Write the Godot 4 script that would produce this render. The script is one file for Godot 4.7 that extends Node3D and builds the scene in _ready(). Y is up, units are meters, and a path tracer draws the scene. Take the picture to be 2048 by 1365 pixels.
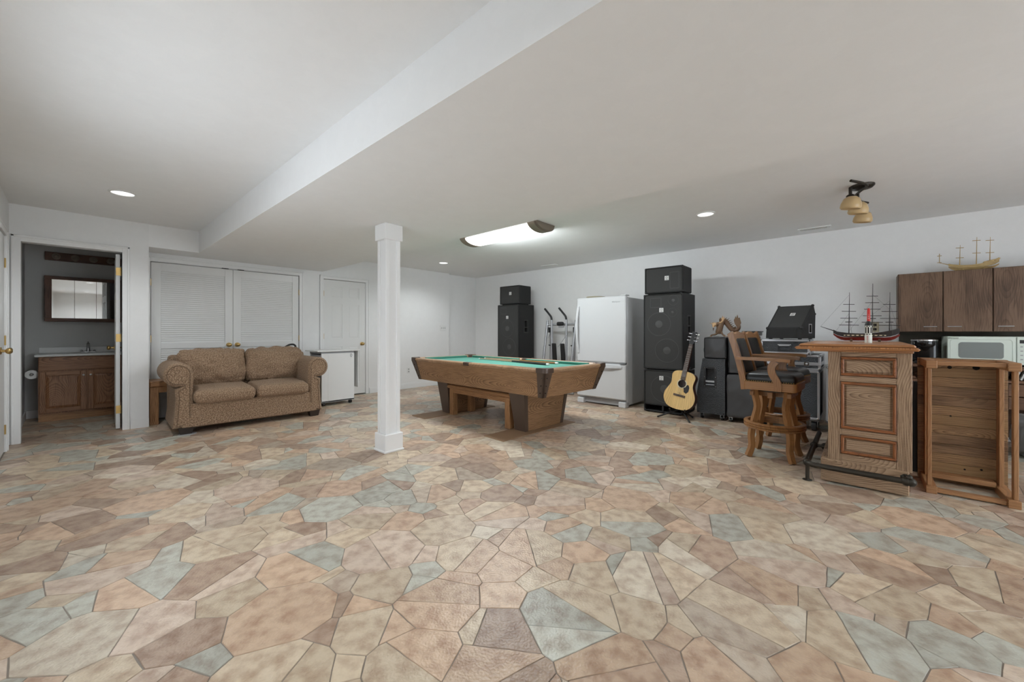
extends Node3D
# A finished basement: camera, light, shell, then the things in it. Metres, y up. x runs towards the wall with the speakers, -z towards the wall with the doors.

const CE := 2.42      # ceiling
const SO := 2.15      # underside of the boxed beam
const XR := 6.44      # wall with the speakers
const XL := -0.42     # wall beside the camera
const ZB := -6.80     # wall with the louvred doors
const ZJ := -6.92     # its set-back end
const ZW := -6.36     # bathroom wall
const ZR := 3.60      # wall behind the camera

var taken := {}
var mats := {}
var rng := RandomNumberGenerator.new()

class MB:
	var v := PackedVector3Array()
	var n := PackedVector3Array()
	var uv := PackedVector2Array()
	var c := PackedColorArray()
	var ix := PackedInt32Array()
	var T := Transform3D()
	var grain := 0
	var off := Vector2.ZERO
	var col := Color.WHITE
	func g(axis: int, o := 0.0) -> MB:
		grain = axis
		off = Vector2(o * 1.37, o * 0.73)
		return self
	func at(o: Vector3, turn := Vector3.ZERO) -> MB:
		T = Transform3D(Basis.from_euler(turn), o)
		return self
	func _uv(p: Vector3, nn: Vector3) -> Vector2:
		var a := nn.abs()
		var k := 0 if a.x >= a.y and a.x >= a.z else (1 if a.y >= a.z else 2)
		if k == grain:
			return Vector2(p[(k + 1) % 3] * 0.25, p[(k + 2) % 3]) + off
		return Vector2(p[grain], p[3 - grain - k]) + off
	func vert(p: Vector3, nn: Vector3, t: Vector2) -> int:
		v.append(T * p)
		n.append((T.basis * nn).normalized())
		uv.append(t)
		c.append(col)
		return v.size() - 1
	func face(pts: Array, out: Vector3) -> void:
		var nn := Vector3.ZERO
		for i in pts.size():
			nn += (pts[i] - pts[0]).cross(pts[(i + 1) % pts.size()] - pts[0])
		if nn.length() < 1e-12:
			return
		nn = nn.normalized()
		if nn.dot(out) < 0:
			pts.reverse()
			nn = -nn
		var b := v.size()
		for p in pts:
			vert(p, nn, _uv(p, nn))
		for i in range(1, pts.size() - 1):
			ix.append_array([b, b + i + 1, b + i])
	func hexa(p: Array) -> MB:    # eight corners: four of one end in a ring, four of the other
		var m := Vector3.ZERO
		for q in p:
			m += q / 8.0
		for f in [[0, 1, 2, 3], [4, 5, 6, 7], [0, 1, 5, 4], [1, 2, 6, 5], [2, 3, 7, 6], [3, 0, 4, 7]]:
			var q := [p[f[0]], p[f[1]], p[f[2]], p[f[3]]]
			face(q, (q[0] + q[1] + q[2] + q[3]) / 4.0 - m)
		return self
	func box(ctr: Vector3, s: Vector3, bev := 0.0) -> MB:
		var h := s / 2.0
		var b := minf(bev, minf(h.x, minf(h.y, h.z)) * 0.95)
		for k in 3:
			var i := (k + 1) % 3
			var j := (k + 2) % 3
			for sg in [-1.0, 1.0]:
				var o := Vector3.ZERO
				o[k] = sg
				var q := []
				for e in [[-1, -1], [1, -1], [1, 1], [-1, 1]]:
					var p := Vector3.ZERO
					p[k] = sg * h[k]
					p[i] = e[0] * (h[i] - b)
					p[j] = e[1] * (h[j] - b)
					q.append(ctr + p)
				face(q, o)
				if b > 0.0 and true:
					for sj in [-1.0, 1.0]:    # the edge between faces k and i, along j
						var o2 := Vector3.ZERO
						o2[k] = sg
						o2[i] = sj
						var a1 := Vector3.ZERO
						a1[k] = sg * h[k]
						a1[i] = sj * (h[i] - b)
						var a2 := Vector3.ZERO
						a2[k] = sg * (h[k] - b)
						a2[i] = sj * h[i]
						var d := Vector3.ZERO
						d[j] = h[j] - b
						face([ctr + a1 - d, ctr + a1 + d, ctr + a2 + d, ctr + a2 - d], o2)
		if b > 0.0:
			for sx in [-1.0, 1.0]:
				for sy in [-1.0, 1.0]:
					for sz in [-1.0, 1.0]:
						face([ctr + Vector3(sx * h.x, sy * (h.y - b), sz * (h.z - b)), ctr + Vector3(sx * (h.x - b), sy * h.y, sz * (h.z - b)), ctr + Vector3(sx * (h.x - b), sy * (h.y - b), sz * h.z)], Vector3(sx, sy, sz))
		return self
	func span(a: Vector3, b: Vector3, bev := 0.0) -> MB:
		return box((a + b) / 2.0, (b - a).abs(), bev)
	func tube(path: Array, r, sides := 10, caps := true) -> MB:
		var up := Vector3.UP
		var rings := []
		var len := 0.0
		var d0: Vector3 = (path[1] - path[0]).normalized()
		if absf(d0.dot(up)) > 0.9:
			up = Vector3.RIGHT
		for i in path.size():
			var d: Vector3 = ((path[mini(i + 1, path.size() - 1)] - path[maxi(i - 1, 0)]) as Vector3).normalized()
			up = (up - d * up.dot(d)).normalized()
			var sd := d.cross(up)
			var rr: float = r[i] if r is Array else r
			if i:
				len += (path[i] - path[i - 1]).length()
			var b := v.size()
			for k in sides + 1:
				var a := TAU * k / sides
				var o := up * cos(a) + sd * sin(a)
				vert(path[i] + o * rr, o, Vector2(len, a * maxf(rr, 0.002)) + off)
			rings.append(b)
			if caps and (i == 0 or i == path.size() - 1) and rr > 0.0003:
				var q := []
				for k in sides:
					var a := TAU * k / sides
					q.append(path[i] + (up * cos(a) + sd * sin(a)) * rr)
				face(q, -d if i == 0 else d)
		for i in rings.size() - 1:
			for k in sides:
				var a: int = rings[i] + k
				var b: int = rings[i + 1] + k
				ix.append_array([a, b + 1, a + 1, a, b, b + 1])
		return self
	func ribbon(path: Array, w: float, t, side: Vector3) -> MB:    # a bar of rectangular section, w along side
		for i in path.size() - 1:
			var q := []
			for e in [i, i + 1]:
				var d: Vector3 = ((path[mini(e + 1, path.size() - 1)] - path[maxi(e - 1, 0)]) as Vector3).normalized()
				var o: Vector3 = d.cross(side).normalized() * (t[e] if t is Array else t) / 2.0
				var s := side * w / 2.0
				q.append_array([path[e] - o - s, path[e] + o - s, path[e] + o + s, path[e] - o + s])
			hexa(q)
		return self
	func lathe(prof: Array, seg := 20) -> MB:    # (radius, height) pairs, bottom to top for outward normals
		var ns := []
		for i in prof.size() - 1:
			var d: Vector2 = prof[i + 1] - prof[i]
			ns.append(Vector2(d.y, -d.x).normalized())
		for i in prof.size() - 1:
			var na: Vector2 = ns[i]
			var nb: Vector2 = ns[i]
			if i > 0 and ns[i - 1].dot(ns[i]) > 0.6:
				na = (ns[i - 1] + ns[i]).normalized()
			if i < ns.size() - 1 and ns[i + 1].dot(ns[i]) > 0.6:
				nb = (ns[i + 1] + ns[i]).normalized()
			var b := v.size()
			for k in seg + 1:
				var a := TAU * k / seg
				var d := Vector3(cos(a), 0, sin(a))
				vert(d * prof[i].x + Vector3(0, prof[i].y, 0), d * na.x + Vector3(0, na.y, 0), Vector2(prof[i].y, a * 0.1) + off)
				vert(d * prof[i + 1].x + Vector3(0, prof[i + 1].y, 0), d * nb.x + Vector3(0, nb.y, 0), Vector2(prof[i + 1].y, a * 0.1) + off)
			for k in seg:
				var q := b + k * 2
				ix.append_array([q, q + 2, q + 3, q, q + 3, q + 1])
		return self
	func ball(o: Vector3, r: float, sc := Vector3.ONE, seg := 10) -> MB:
		var keep := T
		T = T * Transform3D(Basis.from_scale(sc), o)
		var p := []
		for i in seg / 2 + 1:
			var a := -PI / 2 + PI * i / (seg / 2)
			p.append(Vector2(cos(a) * r, sin(a) * r))
		lathe(p, seg)
		T = keep
		return self
	func prism(poly: PackedVector2Array, z0: float, z1: float, bev := 0.0, smooth := 0.75) -> MB:    # outline in x and y, pushed along z
		var p := poly.duplicate()
		if Geometry2D.is_polygon_clockwise(p):
			p.reverse()
		var m := p.size()
		var en := []
		for i in m:
			var d := p[(i + 1) % m] - p[i]
			en.append(Vector2(d.y, -d.x).normalized())
		var inn := PackedVector2Array()
		for i in m:
			var o: Vector2 = (en[i] + en[(i + m - 1) % m])
			o = o.normalized() / maxf(0.5, o.length() / 2.0)
			inn.append(p[i] - o * bev)
		var lv := [[inn, z0, -1.0]]
		if bev > 0.0:
			lv = [[inn, z0, -1.0], [p, z0 + bev, 0.0], [p, z1 - bev, 0.0], [inn, z1, 1.0]]
		else:
			lv = [[p, z0, 0.0], [p, z1, 0.0]]
		for l in lv.size() - 1:
			var A: PackedVector2Array = lv[l][0]
			var B: PackedVector2Array = lv[l + 1][0]
			var tilt := 0.0 if bev == 0.0 or l == 1 else (-0.7 if l == 0 else 0.7)
			for i in m:
				var j := (i + 1) % m
				var e: Vector2 = en[i]
				var ni: Vector2 = (e + en[(i + m - 1) % m]).normalized() if e.dot(en[(i + m - 1) % m]) > smooth else e
				var nj: Vector2 = (e + en[j]).normalized() if e.dot(en[j]) > smooth else e
				var f := Vector3(e.x, e.y, tilt)
				var b := v.size()
				for q in [[A[i], lv[l][1], ni], [A[j], lv[l][1], nj], [B[j], lv[l + 1][1], nj], [B[i], lv[l + 1][1], ni]]:
					var pt := Vector3(q[0].x, q[0].y, q[1])
					vert(pt, Vector3(q[2].x, q[2].y, tilt), _uv(pt, f))
				ix.append_array([b, b + 2, b + 1, b, b + 3, b + 2])
		var cap := inn if bev > 0.0 else p
		var tr := Geometry2D.triangulate_polygon(cap)
		for s in [-1.0, 1.0]:
			var b := v.size()
			for q in cap:
				var pt := Vector3(q.x, q.y, z0 if s < 0 else z1)
				vert(pt, Vector3(0, 0, s), _uv(pt, Vector3(0, 0, s)))
			for i in range(0, tr.size(), 3):
				var t := [tr[i], tr[i + 1], tr[i + 2]]
				var cw := (cap[t[1]] - cap[t[0]]).cross(cap[t[2]] - cap[t[0]]) > 0
				if cw == (s > 0):
					t.reverse()
				ix.append_array([b + t[0], b + t[1], b + t[2]])
		return self
	func plate(outer: PackedVector2Array, holes: Array, z0: float, z1: float) -> MB:    # a slab with real openings, outline in x and y
		var o := outer.duplicate()
		if Geometry2D.is_polygon_clockwise(o):
			o.reverse()
		var walls := [o.duplicate()]
		for hole in holes:
			var h: PackedVector2Array = hole.duplicate()
			if not Geometry2D.is_polygon_clockwise(h):
				h.reverse()
			walls.append(h.duplicate())
			var bi := 0
			var bj := 0
			var best := 1e9
			for i in o.size():
				for j in h.size():
					var d := o[i].distance_squared_to(h[j])
					if d < best:
						best = d
						bi = i
						bj = j
			var side := -(h[bj] - o[bi]).orthogonal().normalized() * 0.00004
			var r := PackedVector2Array()
			for i in bi + 1:
				r.append(o[i])
			r[bi] = o[bi] + side
			for j in h.size():
				r.append(h[(bj + j) % h.size()] + (side if j == 0 else Vector2.ZERO))
			r.append(h[bj] - side)
			r.append(o[bi] - side)
			for i in range(bi + 1, o.size()):
				r.append(o[i])
			o = r
		var tr := Geometry2D.triangulate_polygon(o)
		if tr.is_empty():
			push_warning("plate could not be filled")
		for s in [-1.0, 1.0]:
			var b := v.size()
			for q in o:
				var pt := Vector3(q.x, q.y, z0 if s < 0 else z1)
				vert(pt, Vector3(0, 0, s), _uv(pt, Vector3(0, 0, s)))
			for i in range(0, tr.size(), 3):
				var t := [tr[i], tr[i + 1], tr[i + 2]]
				if ((o[t[1]] - o[t[0]]).cross(o[t[2]] - o[t[0]]) > 0) == (s > 0):
					t.reverse()
				ix.append_array([b + t[0], b + t[1], b + t[2]])
		for w in walls:
			for i in w.size():
				var a: Vector2 = w[i]
				var c: Vector2 = w[(i + 1) % w.size()]
				var d := c - a
				face([Vector3(a.x, a.y, z0), Vector3(c.x, c.y, z0), Vector3(c.x, c.y, z1), Vector3(a.x, a.y, z1)], Vector3(d.y, -d.x, 0))
		return self
	func rbox(ctr: Vector3, s: Vector3, r: float, puff := Vector3.ZERO, noise: FastNoiseLite = null, amp := 0.0, m := 10) -> MB:    # a cushion
		var h := s / 2.0
		r = minf(r, minf(h.x, minf(h.y, h.z)) * 0.98)
		var i0 := v.size()
		for k in 3:
			var a := (k + 1) % 3
			var b := (k + 2) % 3
			for sg in [-1.0, 1.0]:
				var base := v.size()
				for i in m + 1:
					for j in m + 1:
						var p := Vector3.ZERO
						p[k] = sg
						p[a] = sin((2.0 * i / m - 1.0) * PI / 2)
						p[b] = sin((2.0 * j / m - 1.0) * PI / 2)
						var q := p * h
						var inn := q.clamp(-(h - Vector3.ONE * r), h - Vector3.ONE * r)
						var d := (q - inn).normalized()
						var pos := inn + d * r
						for e in 3:
							var e1: float = pos[(e + 1) % 3] / h[(e + 1) % 3]
							var e2: float = pos[(e + 2) % 3] / h[(e + 2) % 3]
							pos[e] += d[e] * puff[e] * maxf(0.0, (1.0 - e1 * e1) * (1.0 - e2 * e2))
						if noise:
							pos += d * noise.get_noise_3dv((T * (ctr + pos)) * 1.0) * amp
						vert(ctr + pos, d, Vector2(q[a], q[b]) + off)
				for i in m:
					for j in m:
						var q := base + i * (m + 1) + j
						if sg > 0:
							ix.append_array([q, q + m + 2, q + m + 1, q, q + 1, q + m + 2])
						else:
							ix.append_array([q, q + m + 1, q + m + 2, q, q + m + 2, q + 1])
		smooth_from(i0)
		return self
	func smooth_from(i0: int) -> void:
		var sum := {}
		for t in range(0, ix.size(), 3):
			if ix[t] < i0:
				continue
			var nn := (v[ix[t + 2]] - v[ix[t]]).cross(v[ix[t + 1]] - v[ix[t]])
			for e in 3:
				var key := (v[ix[t + e]] * 5000.0).round()
				sum[key] = sum.get(key, Vector3.ZERO) + nn
		for i in range(i0, v.size()):
			var q: Vector3 = sum.get((v[i] * 5000.0).round(), n[i])
			if q.length() > 1e-14:
				n[i] = q.normalized()
	func mesh() -> ArrayMesh:
		var a := []
		a.resize(Mesh.ARRAY_MAX)
		a[Mesh.ARRAY_VERTEX] = v
		a[Mesh.ARRAY_NORMAL] = n
		a[Mesh.ARRAY_TEX_UV] = uv
		a[Mesh.ARRAY_COLOR] = c
		a[Mesh.ARRAY_INDEX] = ix
		var m := ArrayMesh.new()
		m.add_surface_from_arrays(Mesh.PRIMITIVE_TRIANGLES, a)
		return m

func V(x: float, y: float, z: float) -> Vector3:
	return Vector3(x, y, z)
func pts(a: Array) -> PackedVector2Array:
	var r := PackedVector2Array()
	for i in range(0, a.size(), 2):
		r.append(Vector2(a[i], a[i + 1]))
	return r
func path(a: Array) -> Array:
	var r := []
	for i in range(0, a.size(), 3):
		r.append(Vector3(a[i], a[i + 1], a[i + 2]))
	return r
func spline(a: Array, steps := 6) -> Array:    # a smooth path through the points
	var r := []
	for i in a.size() - 1:
		for k in steps:
			r.append(a[i].cubic_interpolate(a[i + 1], a[maxi(i - 1, 0)], a[mini(i + 2, a.size() - 1)], float(k) / steps))
	r.append(a[-1])
	return r
func round_rect(w: float, h: float, r: float, k := 5) -> PackedVector2Array:
	var p := PackedVector2Array()
	for q in 4:
		var ctr := Vector2((w / 2 - r) * (1 if q in [0, 3] else -1), (h / 2 - r) * (1 if q < 2 else -1))
		for i in k + 1:
			p.append(ctr + Vector2.from_angle(q * PI / 2 + i * PI / 2 / k) * r)
	return p
func rect(x0: float, y0: float, x1: float, y1: float) -> PackedVector2Array:
	return PackedVector2Array([Vector2(x0, y0), Vector2(x1, y0), Vector2(x1, y1), Vector2(x0, y1)])
func circle(r: float, k := 20, o := Vector2.ZERO) -> PackedVector2Array:
	var p := PackedVector2Array()
	for i in k:
		p.append(o + Vector2.from_angle(TAU * i / k) * r)
	return p

func numbered(called: String) -> String:
	taken[called] = taken.get(called, -1) + 1
	return called if taken[called] == 0 else "%s_%03d" % [called, taken[called]]
func part(parent: Node, called: String, m, mat: Material, label := "") -> MeshInstance3D:
	var o := MeshInstance3D.new()
	o.name = called
	o.mesh = m.mesh() if m is MB else m
	o.material_override = mat
	parent.add_child(o, true)
	if label:
		o.set_meta("label", label)
	return o
func thing(called: String, label: String, category: String, at: Vector3, turn := 0.0, group := "") -> Node3D:
	var o := Node3D.new()
	o.name = numbered(called)
	o.position = at
	o.rotation_degrees.y = turn
	add_child(o)
	tag(o, label, category, group)
	return o
func tag(o: Node, label: String, category: String, group := "") -> void:
	o.set_meta("label", label)
	o.set_meta("category", category)
	if group:
		o.set_meta("group", group)
func struct(called: String, m: MB, mat: Material, label := "") -> MeshInstance3D:
	var o := part(self, called, m, mat, label)
	o.set_meta("kind", "structure")
	return o
func structure(called: String, at: Vector3, label: String, turn := 0.0) -> Node3D:
	var o := Node3D.new()
	o.name = called
	o.position = at
	o.rotation_degrees.y = turn
	add_child(o)
	o.set_meta("kind", "structure")
	o.set_meta("label", label)
	return o
func letters(parent: Node, called: String, text: String, size: float, at: Vector3, mat: Material, turn := Vector3.ZERO, depth := 0.0012) -> MeshInstance3D:
	var t := TextMesh.new()
	var f := SystemFont.new()
	f.font_names = PackedStringArray(["Droid Sans"])
	t.font = f
	t.text = text
	t.font_size = 32
	t.pixel_size = size / 32.0
	t.depth = depth
	var o := part(parent, called, t, mat)
	o.position = at
	o.rotation_degrees = turn
	return o

# ---- materials ----
func mat(key: String, c: Color, rough := 0.6, metal := 0.0, tex: Texture2D = null, sc := Vector3.ONE, extra := {}) -> StandardMaterial3D:
	if mats.has(key):
		return mats[key]
	var m := StandardMaterial3D.new()
	m.resource_name = key
	m.albedo_color = c
	m.roughness = rough
	m.metallic = metal
	if tex:
		m.albedo_texture = tex
		m.uv1_scale = sc
	for k in extra:
		m.set(k, extra[k])
	mats[key] = m
	return m
func rgb(r: float, g: float, b: float) -> Color:
	return Color(r / 255.0, g / 255.0, b / 255.0)
func noise(freq: float, octaves := 4, sd := 1, kind := FastNoiseLite.TYPE_SIMPLEX_SMOOTH) -> FastNoiseLite:
	var f := FastNoiseLite.new()
	f.noise_type = kind
	f.seed = sd
	f.frequency = freq
	f.fractal_octaves = octaves
	return f
func noise_tex(f: FastNoiseLite, size: int, cols: Array, bump := 0.0) -> NoiseTexture2D:
	var t := NoiseTexture2D.new()
	t.width = size
	t.height = size
	t.seamless = true
	t.noise = f
	if bump > 0.0:
		t.as_normal_map = true
		t.bump_strength = bump
	else:
		var gr := Gradient.new()
		gr.offsets = PackedFloat32Array()
		var o := PackedFloat32Array()
		var q := PackedColorArray()
		for e in cols:
			o.append(e[0])
			q.append(e[1])
		gr.offsets = o
		gr.colors = q
		t.color_ramp = gr
	return t
func wood_tex(sd: int, rings: float, wave: float, pores: float, low: float, blot := 0.06) -> ImageTexture:    # grain along u; one picture spans 1.2 m by 0.4 m: rings cut along the log, fine pores
	var w := 768
	var h := 384
	var big := noise(0.006, 2, sd)
	var fine := noise(0.03, 3, sd + 5)
	var d := PackedByteArray()
	d.resize(w * h * 3)
	for x in w:
		var ang := TAU * x / w
		var px := cos(ang) * 60.0
		var pz := sin(ang) * 60.0
		var depth := 0.16 + 0.13 * sin(ang + sd) * wave + 0.05 * sin(ang * 2.0 + sd * 1.7)
		for y in h:
			var b := big.get_noise_3d(px, y * 0.8, pz)
			var cx := float(y) / h - 0.5 + 0.03 * b
			# the picture repeats across: fold the log at its edge
			var r := fposmod(sqrt(cx * cx + depth * depth) * rings + b * 0.7, 1.0)
			var ring := pow(r, 2.5)
			var st := fine.get_noise_3d(px * 0.5, y * 9.0, pz * 0.5)
			var val := 1.0 - ring * (1.0 - low) - maxf(0.0, st) * pores + b * blot
			val = clampf(val, low * 0.7, 1.0)
			var i := (y * w + x) * 3
			d[i] = int(val * 255)
			d[i + 1] = int(pow(val, 1.15) * 255)
			d[i + 2] = int(pow(val, 1.32) * 255)
	return ImageTexture.create_from_image(Image.create_from_data(w, h, false, Image.FORMAT_RGB8, d))
func plain(key: String, c: Color, rough := 0.6, metal := 0.0) -> StandardMaterial3D:
	return mat(key, c, rough, metal)

func _ready() -> void:
	rng.seed = 7
	# ---- camera: a 14 mm view, level, the horizon a little above the middle ----
	var cam := Camera3D.new()
	cam.name = "camera"
	cam.projection = Camera3D.PROJECTION_FRUSTUM
	cam.near = 0.05
	cam.far = 60.0
	cam.size = 2.0 * 0.05 * 682.5 / 785.0
	cam.frustum_offset = Vector2(0, -0.05 * 17.9 / 785.0)
	cam.position = V(0, 1.13, 0)
	cam.rotation_degrees = V(0, -48.266, 0)
	add_child(cam)
	cam.current = true
	# ---- daylight outside, seen only through the side window and the glass door added behind the camera ----
	var env := Environment.new()
	env.background_mode = Environment.BG_COLOR
	env.background_color = Color(0.93, 0.965, 1.0)
	env.background_energy_multiplier = 7.1
	env.tonemap_mode = Environment.TONE_MAPPER_LINEAR
	env.tonemap_exposure = 1.0
	env.sdfgi_enabled = true
	env.ssao_enabled = true
	env.ssil_enabled = true
	var we := WorldEnvironment.new()
	we.name = "environment"
	we.environment = env
	add_child(we)
	materials()
	shell()
	floor_stones()
	doors()
	lamps()
	fittings()
	bathroom()
	lounge()
	pool()
	stage_wall()
	music()
	bar_area()
	kitchen()

const FLUOR := 5.5
const DOWN := 1.05
const WIN := [-3.5, -1.7, 0.75, 1.8]    # window beside the camera: from z to z, from y to y
const FILL_GLA := [1.0, 4.5]               # unseen glass door added behind the camera for fill light, from x to x

func materials() -> void:
	var fine := noise_tex(noise(0.02, 4, 3), 512, [[0.0, Color(0.99, 0.99, 0.99)], [1.0, Color(1, 1, 1)]])
	var tri := {"uv1_triplanar": true, "uv1_world_triplanar": true}
	mat("wall_paint", rgb(238, 238, 237), 0.75, 0.0, fine, V(0.7, 0.7, 0.7), tri)
	mat("ceiling_paint", rgb(241, 241, 240), 0.85, 0.0, fine, V(0.5, 0.5, 0.5), tri)
	mat("bath_paint", rgb(205, 205, 203), 0.7, 0.0, fine, V(0.6, 0.6, 0.6), tri)
	mat("trim_paint", rgb(236, 236, 235), 0.42)
	mat("door_paint", rgb(230, 230, 228), 0.45)
	mat("brass", rgb(190, 160, 104), 0.32, 1.0)
	mat("chrome", rgb(205, 205, 208), 0.18, 1.0)
	mat("steel", rgb(170, 172, 175), 0.35, 1.0)
	mat("alu", rgb(196, 198, 202), 0.38, 0.85)
	mat("black_plastic", rgb(30, 30, 31), 0.45)
	mat("dark_iron", rgb(62, 58, 52), 0.42, 0.7)
	mat("white_plastic", rgb(232, 232, 230), 0.4)
	mat("ivory", rgb(205, 196, 168), 0.5)
	mat("hole", rgb(14, 14, 14), 0.9)
	var s: Texture2D = noise_tex(noise(0.012, 7, 11), 1024, [[0.0, Color(0.80, 0.74, 0.70)], [0.45, Color(0.92, 0.90, 0.88)], [0.62, Color(0.97, 0.96, 0.94)], [1.0, Color(1, 1, 1)]])
	var e: Texture2D = noise_tex(noise(0.16, 2, 12), 512, [], 3.0)
	mat("stone", Color.WHITE, 0.36, 0.0, s, V(0.9, 0.9, 0.9), {"uv1_triplanar": true, "uv1_world_triplanar": true, "vertex_color_use_as_albedo": true, "normal_enabled": true, "normal_texture": e, "normal_scale": 0.22})
	mat("grout", rgb(140, 130, 120), 0.8)
	var oak := wood_tex(21, 34.0, 1.0, 0.55, 0.72)
	var soft := wood_tex(34, 26.0, 0.8, 0.20, 0.88)
	var dark := wood_tex(47, 30.0, 0.12, 0.6, 0.84, 0.30)
	var us := V(1.0 / 1.2, 1.0 / 0.4, 1)
	mat("laminate", rgb(172, 134, 98), 0.42, 0.0, oak, us)
	mat("laminate_trim", rgb(84, 68, 58), 0.35)
	mat("rail_wood", rgb(182, 148, 116), 0.3, 0.0, soft, us)
	mat("oak", rgb(176, 130, 88), 0.45, 0.0, oak, us)
	mat("oak_grey", rgb(174, 146, 118), 0.5, 0.0, oak, us)
	mat("oak_red", rgb(160, 100, 58), 0.4, 0.0, oak, us)
	mat("vanity_wood", rgb(164, 118, 84), 0.45, 0.0, oak, us)
	mat("stool_wood", rgb(156, 112, 70), 0.28, 0.0, soft, us)
	mat("bar_top", rgb(196, 138, 88), 0.3, 0.0, dark, us)
	mat("walnut", rgb(116, 90, 70), 0.45, 0.0, dark, us)
	mat("plank_a", rgb(164, 130, 92), 0.5, 0.0, oak, us)
	mat("plank_b", rgb(138, 108, 78), 0.5, 0.0, dark, us)
	mat("plank_c", rgb(150, 118, 80), 0.5, 0.0, soft, us)
	mat("plank_frame", rgb(168, 124, 84), 0.45, 0.0, soft, us)
	mat("desk_wood", rgb(112, 80, 58), 0.5, 0.0, dark, us)
	mat("bath_dark_wood", rgb(112, 74, 54), 0.45, 0.0, dark, us)
	var f: Texture2D = noise_tex(noise(0.07, 3, 31), 512, [[0.0, Color(0.58, 0.53, 0.48)], [0.45, Color(0.76, 0.71, 0.66)], [0.6, Color(0.90, 0.86, 0.82)], [1.0, Color(1, 1, 1)]])
	var fb: Texture2D = noise_tex(noise(0.09, 3, 32), 512, [], 6.0)
	mat("chenille", rgb(180, 157, 134), 0.92, 0.0, f, V(1.5, 1.5, 1.5), {"uv1_triplanar": true, "normal_enabled": true, "normal_texture": fb, "normal_scale": 0.8, "rim_enabled": true, "rim": 0.3})
	mat("piping", rgb(104, 84, 66), 0.95)
	mat("sofa_foot", rgb(48, 38, 32), 0.4)
	var cb: Texture2D = noise_tex(noise(0.12, 2, 41), 512, [], 5.0)
	var tl := {"uv1_triplanar": true, "normal_enabled": true, "normal_texture": cb, "normal_scale": 0.6}
	mat("carpet_black", rgb(36, 36, 36), 0.85, 0.0, null, V(4, 4, 4), tl)
	mats["carpet_black"].uv1_scale = V(5, 5, 5)
	mat("grille", rgb(52, 52, 51), 0.7, 0.0, null, V(8, 8, 8), tl)
	mats["grille"].uv1_scale = V(9, 9, 9)
	mat("cone", rgb(68, 68, 67), 0.6)
	mat("vinyl_cover", rgb(60, 60, 61), 0.38)
	mat("tolex", rgb(64, 67, 70), 0.6, 0.0, null, V(4, 4, 4), tl)
	mat("leather", rgb(22, 22, 23), 0.36)
	mat("felt", rgb(84, 146, 130), 0.9)
	mat("fridge_white", rgb(208, 209, 210), 0.32)
	mat("fridge_grey", rgb(165, 166, 168), 0.5)
	mat("badge", rgb(225, 225, 222), 0.4)
	mat("lamp_glow", Color.WHITE, 0.5, 0.0, null, Vector3.ONE, {"emission_enabled": true, "emission": Color(1, 1, 1), "emission_energy_multiplier": 1.6})
	mat("tube_glow", Color.WHITE, 0.5, 0.0, null, Vector3.ONE, {"emission_enabled": true, "emission": Color(1, 0.995, 0.98), "emission_energy_multiplier": 3.0})
	mat("bronze", rgb(52, 46, 40), 0.4, 0.6)
	mat("nickel", rgb(140, 128, 114), 0.55, 0.5)
	mat("amber_glass", rgb(206, 178, 132), 0.3, 0.0, null, Vector3.ONE, {"backlight_enabled": true, "backlight": rgb(120, 96, 60)})
	mat("glass", Color(0.95, 0.97, 0.98, 0.12), 0.05, 0.0, null, Vector3.ONE, {"transparency": BaseMaterial3D.TRANSPARENCY_ALPHA})
	mat("mirror", rgb(232, 234, 234), 0.03, 1.0)
	mat("microwave", rgb(216, 226, 216), 0.4)
	mat("micro_glass", rgb(128, 134, 132), 0.22)
	mat("board", rgb(150, 120, 92), 0.6)

func wall_box(m: MB, a: Vector3, b: Vector3) -> MB:
	return m.span(a, b)

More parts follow.
